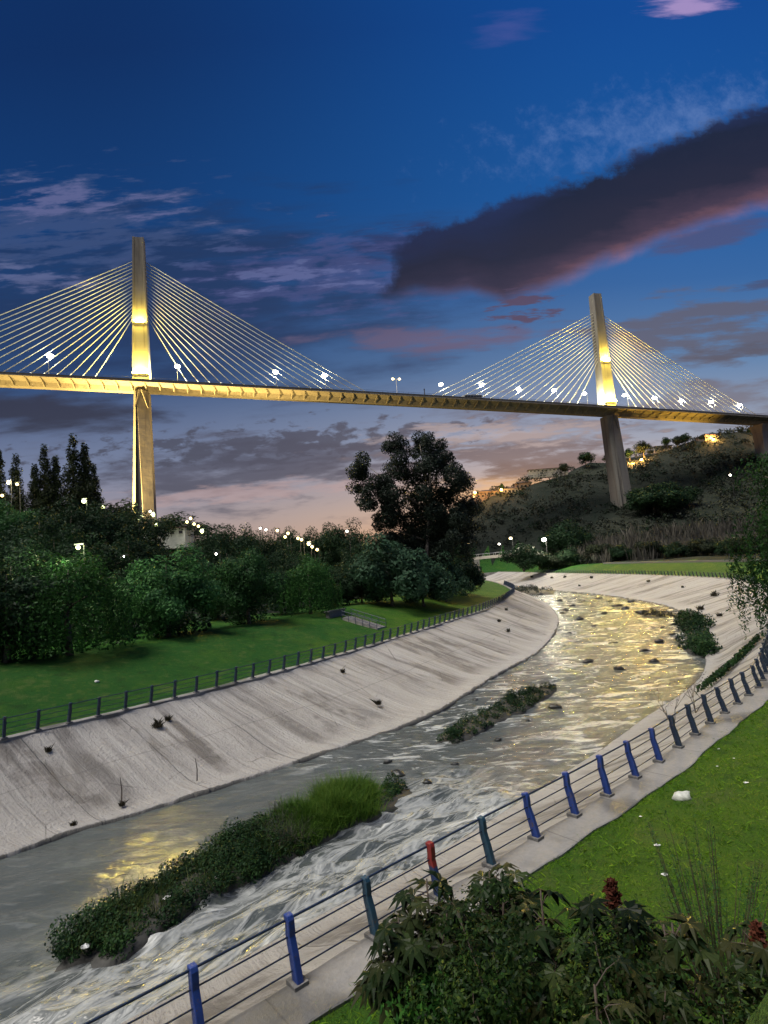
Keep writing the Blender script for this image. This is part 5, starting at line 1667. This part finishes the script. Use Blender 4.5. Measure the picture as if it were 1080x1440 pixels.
# small road bridge over the channel far upstream
p0 = atd(640, 786, 240); p1 = atd(752, 775, 246); t = thing('valley_bridge', 'small pale road bridge spanning the channel far upstream', 'bridge', tuple(p0))
mb = MB(); d = p1 - p0; e = Vector((0, 4, 0))
for p in (p0, p1): mb.v += [tuple(p + Vector((0, 0, -1.2))), tuple(p), tuple(p + e), tuple(p + e + Vector((0, 0, -1.2)))]
mb.f += [(0, 1, 5, 4), (1, 2, 6, 5), (2, 3, 7, 6), (3, 0, 4, 7), (0, 3, 2, 1), (4, 5, 6, 7)]; mb.m += [0] * 6
obj('deck', mb, M['wall_white'], t)
for off in (0, 4):
    mb = MB(); o = Vector((0, off - .05 if off == 0 else off + .05, 0)); mb.tube([p0 + o + Vector((0, 0, 1.0)), p1 + o + Vector((0, 0, 1.0))], .10, 5)
    for k in range(15): q = p0.lerp(p1, k / 14) + o; mb.tube([q, q + Vector((0, 0, 1.0))], .07, 4)
    obj('handrail', mb, M['lamp_metal'], t)
for k, tt in enumerate((.02, .25)):
    q = p0.lerp(p1, tt) + Vector((0, 2, 0)); mb = MB(); mb.box((q.x, q.y, (q.z - 1.25 + 0) / 2), (3, 5, q.z - 1.25)); obj('abutment', mb, M['plinth'], t)

# stairs up the left lawn
def stairs():
    b = Vector(onz(537, 886, PATH_Z + .2) + (0,)); tp = atd(487, 860, 70.0)
    b.z = lz(b.x, b.y); tp.z = lz(tp.x, tp.y) + .1
    t = thing('concrete_stairs', 'concrete stairs climbing the left lawn with a dark handrail', 'stairs', b)
    d = (tp - b); n = 16; mb = MB(); run = Vector((d.x, d.y, 0)).normalized(); sd = Vector((-run.y, run.x, 0)); Rm = Matrix((run, sd, Vector((0, 0, 1)))).transposed()
    L = Vector((d.x, d.y, 0)).length
    for k in range(n):
        c = b + run * (L * (k + .5) / n) + Vector((0, 0, d.z * (k + 1) / n - .35 + .15)); mb.box(c, (L / n - .004, 1.9, .7), Rm)
    obj('steps', mb, M['wall_white'], t)
    for a in (-1.1, 1.1):
        mb = MB(); mb.tube([b + sd * a + Vector((0, 0, 1.0)), tp + sd * a + Vector((0, 0, 1.0))], .035, 6)
        mb.tube([b + sd * a + Vector((0, 0, .55)), tp + sd * a + Vector((0, 0, .55))], .03, 6)
        for k in range(6): q = b.lerp(tp, k / 5) + sd * a; mb.tube([q - Vector((0, 0, .3)), q + Vector((0, 0, 1.0))], .04, 6)
        obj('handrail', mb, M['post_dark'], t)
    q = tp + run * 1.6; wb = MB(); wb.box(q + Vector((0, 0, .35)), (.5, 3.4, 1.1), Rm); wb.box(q + Vector((0, 0, .97)), (.7, 3.8, .14), Rm)
    tag(obj('stair_wall', wb, M['plinth'], loc=tuple(q)), 'low concrete wall at the top of the stairs', 'wall')


stairs()
# pale kerb of the path under the left trees, and the pale kerb behind the far lawn
def kerb(name, P, w, h, label):
    P = resample(catmull(P, 6), 60); z = land_z(P[:, 0], P[:, 1]); tn = tangents(P); mb = MB()
    for i in range(60):
        nn = np.array([-tn[i][1], tn[i][0]]) * w / 2
        for s, hh in ((1, -.2), (1, h), (-1, h), (-1, -.2)): mb.v.append((P[i][0] + nn[0] * s, P[i][1] + nn[1] * s, z[i] + hh))
    for i in range(59):
        for k in range(3): a = i * 4 + k; mb.f.append((a, a + 1, a + 5, a + 4)); mb.m.append(0)
    return tag(obj(name, mb, M['plinth'], loc=(P[0][0], P[0][1], z[0])), label, 'kerb')


q = resample(RC, 300); tn = tangents(q); nn = np.stack([tn[:, 1], -tn[:, 0]], 1)
o = q + nn * 14.5; sel = o[(o[:, 1] > 95) & (o[:, 1] < 215)]
kerb('path_kerb', sel[::6], 1.0, .5, 'pale low kerb along the back of the far lawn')


# ------------------------------------------------------------------ sky
def build_world():
    w = bpy.data.worlds.new('World'); S.world = w; w.use_nodes = True
    t = NT(w.node_tree); bg = t.N['Background']
    g = t.n('ShaderNodeTexCoord').outputs['Generated']
    sx = t.n('ShaderNodeSeparateXYZ'); t.L.new(g, sx.inputs[0])
    X, Y, Z = sx.outputs
    yy = t.m('MAXIMUM', t.m('ABSOLUTE', Y), .06)
    U = t.m('DIVIDE', X, yy); V = t.m('DIVIDE', Z, yy)
    cv = t.n('ShaderNodeCombineXYZ'); t.put(cv.inputs[0], U); t.put(cv.inputs[1], V); uvv = cv.outputs[0]
    k = 1 / 2 ** EXPO
    c = lambda r, g_, b: tuple(q * k for q in L3(r, g_, b))
    vr = t.m('MULTIPLY', V, 1 / 1.2)
    left = t.ramp(vr, [(0, c(168, 142, 132)), (.08, c(156, 142, 148)), (.17, c(116, 126, 156)), (.30, c(44, 72, 118)), (.42, c(14, 62, 116)), (.58, c(0, 54, 112)), (.85, c(0, 41, 95))])
    right = t.ramp(vr, [(0, c(228, 165, 110)), (.08, c(200, 170, 150)), (.16, c(146, 154, 174)), (.28, c(82, 122, 168)), (.40, c(42, 96, 158)), (.55, c(4, 84, 156)), (.85, c(0, 70, 146))])
    sky = t.mix(t.ss(U, -.55, .62), left, right)
    # warm glow at the horizon
    n_low = t.noise(t.map(uvv, (2.2, 11, 1)), 2.0, 7, .6, .15)
    n_fine = t.noise(t.map(uvv, (5, 24, 1)), 2.0, 7, .62, .15)
    n_puff = t.noise(t.map(uvv, (14, 34, 1), rot=(0, 0, -.15)), 1.6, 5, .6, .2)
    n_big = t.noise(uvv, 5.0, 6, .6, .4)
    n_wisp = t.noise(t.map(uvv, (1.5, 1.5, 1), rot=(0, 0, .9)), 15.0, 7, .68, .15)

    def ell(px, py, rx, ry, rot_px=0.0):
        """soft ellipse around a direction (given by where it is seen): 1 in the middle, 0 on the rim"""
        u0, v0 = uv(px, py); u1, v1 = uv(px + 50, py - rot_px * 50); a = math.atan2(v1 - v0, u1 - u0)
        du = t.m('SUBTRACT', U, u0); dv = t.m('SUBTRACT', V, v0)
        p = t.m('ADD', t.m('MULTIPLY', du, math.cos(a)), t.m('MULTIPLY', dv, math.sin(a)))
        q = t.m('ADD', t.m('MULTIPLY', du, -math.sin(a)), t.m('MULTIPLY', dv, math.cos(a)))
        r = t.m('SQRT', t.m('ADD', t.m('POWER', t.m('DIVIDE', p, rx / 800), 2), t.m('POWER', t.m('DIVIDE', q, ry / 800), 2)))
        return t.m('SUBTRACT', 1, r), p, q

    def lay(sky, mask, noise, k_, col, op, t0=.15, t1=.8):
        a = t.ss(t.m('ADD', mask, t.m('MULTIPLY', t.m('SUBTRACT', noise, .5), k_)), t0, t1)
        return t.mix(t.m('MULTIPLY', a, op), sky, col)

    # slate veil over the left half, general streaks of low stratus
    m_, _, _ = ell(230, 420, 560, 190, .0); sky = lay(sky, m_, n_low, 1.8, c(24, 46, 88), .85, 0, .8)
    band = t.m('MULTIPLY', t.ss(V, .02, .07), t.ss(V, .34, .2))
    sky = t.mix(t.m('MULTIPLY', t.m('MULTIPLY', t.ss(n_low, .50, .68), band), .7), sky, c(84, 84, 104))
    # grey bank below the deck, with a mottled upper edge
    m_, _, _ = ell(330, 655, 330, 60, .02); sky = lay(sky, m_, n_low, 3.0, c(74, 74, 96), .9)
    m_, _, _ = ell(400, 624, 340, 32, .05); sky = lay(sky, m_, n_puff, 4.5, c(68, 69, 90), .9)
    m_, _, _ = ell(450, 640, 330, 26, .05); sky = lay(sky, m_, n_fine, 3.5, c(68, 68, 90), .7)
    m_, _, _ = ell(350, 692, 330, 18, .07); sky = lay(sky, m_, n_fine, 3.0, c(176, 148, 150), .6)
    m_, _, _ = ell(740, 636, 250, 72, .03); sky = lay(sky, m_, n_fine, 4.0, c(98, 90, 104), .9)
    m_, _, _ = ell(700, 690, 190, 34, .03); sky = lay(sky, m_, n_fine, 2.5, c(222, 172, 122), .6)
    m_, _, _ = ell(700, 612, 230, 24, .03); sky = lay(sky, m_, n_fine, 4.0, c(190, 174, 176), .5)
    m_, _, _ = ell(720, 662, 190, 16, .03); sky = lay(sky, m_, n_fine, 4.0, c(92, 80, 92), .7)
    # dark cloud left below the deck
    m_, _, _ = ell(40, 578, 270, 40, -.02); sky = lay(sky, m_, n_low, 2.2, c(44, 45, 68), .95, .05, .8)
    # mauve bands
    m_, _, _ = ell(600, 478, 230, 26, .06); sky = lay(sky, m_, n_low, 3.2, c(98, 86, 116), .8)
    m_, _, _ = ell(545, 342, 80, 36, .1); sky = lay(sky, m_, n_low, 3.2, c(40, 46, 90), .75)
    m_, _, _ = ell(470, 385, 280, 70, .05); sky = lay(sky, m_, n_fine, 4.0, c(78, 80, 132), .45)
    m_, _, _ = ell(420, 390, 160, 26, .05); sky = lay(sky, m_, n_fine, 5.0, c(110, 118, 168), .45, .4, 1)
    m_, _, _ = ell(1000, 460, 230, 64, .10); sky = lay(sky, m_, n_low, 4.2, c(88, 86, 104), .85)
    m_, _, _ = ell(1060, 492, 190, 18, .08); sky = lay(sky, m_, n_fine, 3.2, c(80, 78, 96), .75)
    m_, _, _ = ell(1040, 560, 200, 34, .05); sky = lay(sky, m_, n_low, 3.2, c(108, 102, 116), .75)
    m_, _, _ = ell(1075, 400, 60, 9, .15); sky = lay(sky, m_, n_fine, 2.5, c(64, 70, 104), .75)
    m_, _, _ = ell(1000, 335, 110, 28, .2); sky = lay(sky, m_, n_low, 3.2, c(72, 72, 112), .75)
    # pale wisps at left
    m_, _, _ = ell(90, 315, 290, 100, -.05); sky = lay(sky, m_, n_fine, 4.0, c(62, 80, 124), .6)
    m_, _, _ = ell(60, 282, 230, 34, -.08); sky = lay(sky, m_, n_fine, 5.5, c(112, 112, 158), .5, .3, 1.1)
    m_, _, _ = ell(40, 392, 200, 26, -.05); sky = lay(sky, m_, n_fine, 5.0, c(108, 114, 156), .5, .3, 1.1)
    # mottled cirrus above the big cloud
    m_, _, _ = ell(960, 172, 360, 84, .17); sky = lay(sky, m_, n_wisp, 3.2, c(128, 154, 206), .42, .0, 1.9)
    m_, _, _ = ell(968, 4, 100, 26, .12); sky = lay(sky, m_, n_low, 3.0, c(176, 150, 200), .8)
    m_, _, _ = ell(718, 38, 70, 34, .1); sky = lay(sky, m_, n_low, 3.0, c(70, 82, 152), .6, 0, 1)
    # the long dark cloud
    A = uv(550, 396); B = uv(1100, 207)
    ang_ = math.atan2(B[1] - A[1], B[0] - A[0]); LN = math.hypot(B[0] - A[0], B[1] - A[1])
    du = t.m('SUBTRACT', U, A[0]); dv = t.m('SUBTRACT', V, A[1])
    p = t.m('DIVIDE', t.m('ADD', t.m('MULTIPLY', du, math.cos(ang_)), t.m('MULTIPLY', dv, math.sin(ang_))), LN)
    q = t.m('ADD', t.m('MULTIPLY', du, -math.sin(ang_)), t.m('MULTIPLY', dv, math.cos(ang_)))
    q = t.m('MULTIPLY', q, 800.0)                       # about pixels at the middle of the frame
    edge = t.m('MULTIPLY', t.m('SUBTRACT', n_big, .5), 70)
    up = t.ramp(p, [(0, (.10,) * 3), (.03, (.55,) * 3), (.10, (.66,) * 3), (.3, (.60,) * 3), (.5, (.62,) * 3), (.75, (.72,) * 3), (1, (.74,) * 3)])
    dn = t.ramp(p, [(0, (.34,) * 3), (.05, (.36,) * 3), (.12, (.52,) * 3), (.17, (.58,) * 3), (.24, (.92,) * 3), (.34, (.90,) * 3), (.5, (.80,) * 3), (.75, (.74,) * 3), (1, (.84,) * 3)])
    hi_ = t.m('MULTIPLY', up, 108.0); lo_ = t.m('MULTIPLY', dn, -112.0)
    wis = t.m('MULTIPLY', t.m('SUBTRACT', n_wisp, .5), 48)
    rag = t.noise(t.map(uvv, (2.6, 9, 1), rot=(0, 0, -.36)), 2.2, 6, .62, .2)
    top_a = t.ss(t.m('SUBTRACT', t.m('ADD', hi_, t.m('ADD', t.m('MULTIPLY', edge, .45), t.m('ADD', wis, t.m('MULTIPLY', t.m('SUBTRACT', rag, .5), 40)))), q), 0, 20)
    bot_a = t.ss(t.m('SUBTRACT', q, t.m('ADD', lo_, t.m('MULTIPLY', edge, .6))), 0, 30)
    endl = t.ss(t.m('ADD', t.m('SUBTRACT', p, t.m('MULTIPLY', q, .0011)), t.m('ADD', t.m('MULTIPLY', t.m('SUBTRACT', n_big, .5), .16), t.m('MULTIPLY', t.m('SUBTRACT', n_wisp, .5), .10))), -.035, .03)
    al = t.m('MULTIPLY', t.m('MULTIPLY', top_a, bot_a), endl)
    h = t.m('DIVIDE', t.m('SUBTRACT', t.m('ADD', q, t.m('ADD', t.m('MULTIPLY', edge, .45), t.m('MULTIPLY', t.m('SUBTRACT', rag, .5), 60))), lo_), t.m('SUBTRACT', hi_, lo_))
    cc = t.ramp(h, [(0, c(164, 108, 108)), (.09, c(116, 78, 90)), (.24, c(62, 46, 66)), (.42, c(28, 25, 48)), (.8, c(14, 19, 46)), (1, c(24, 36, 78))])
    pale = t.ramp(h, [(0, c(72, 58, 84)), (.25, c(38, 33, 58)), (.5, c(21, 22, 48)), (1, c(22, 34, 76))])
    cc = t.mix(t.ss(p, .12, .5), pale, cc)
    sky = t.mix(t.m('MULTIPLY', al, .97), sky, cc)
    m_, _, _ = ell(733, 428, 62, 30, .15); sky = lay(sky, m_, n_fine, 5.0, c(80, 64, 92), .95, .25, .8)
    # below the horizon, dim ground colour
    sky = t.mix(t.ss(Z, 0, -.03), sky, c(70, 66, 70))
    ns = t.n('ShaderNodeTexSky'); ns.sky_type = 'NISHITA'; ns.sun_disc = False
    ns.sun_elevation = math.radians(2); ns.sun_rotation = math.radians(14); ns.altitude = 600
    sc = t.n('ShaderNodeMix', data_type='RGBA', blend_type='ADD'); sc.inputs[0].default_value = .004
    t.L.new(sky, sc.inputs[6]); t.L.new(ns.outputs[0], sc.inputs[7])
    t.L.new(sc.outputs[2], bg.inputs[0]); bg.inputs[1].default_value = 1.0


build_world()
sun = bpy.data.lights.new('sun', 'SUN'); sun.energy = 1.5; sun.angle = math.radians(32); sun.color = (1, .95, .87)
so = bpy.data.objects.new('sun', sun); C.objects.link(so)
so.rotation_euler = Vector((.42, .26, -1.0)).to_track_quat('-Z', 'Y').to_euler()

S.view_settings.view_transform = 'Standard'; S.view_settings.look = 'None'; S.view_settings.exposure = EXPO; S.view_settings.gamma = 1
S.view_settings.use_curve_mapping = False
S.render.engine = 'CYCLES'
S.cycles.use_denoising = True
S.cycles.max_bounces = 6; S.cycles.diffuse_bounces = 2; S.cycles.glossy_bounces = 3; S.cycles.transmission_bounces = 3; S.cycles.transparent_max_bounces = 4
S.cycles.sample_clamp_indirect = 6
S.cycles.use_light_tree = True
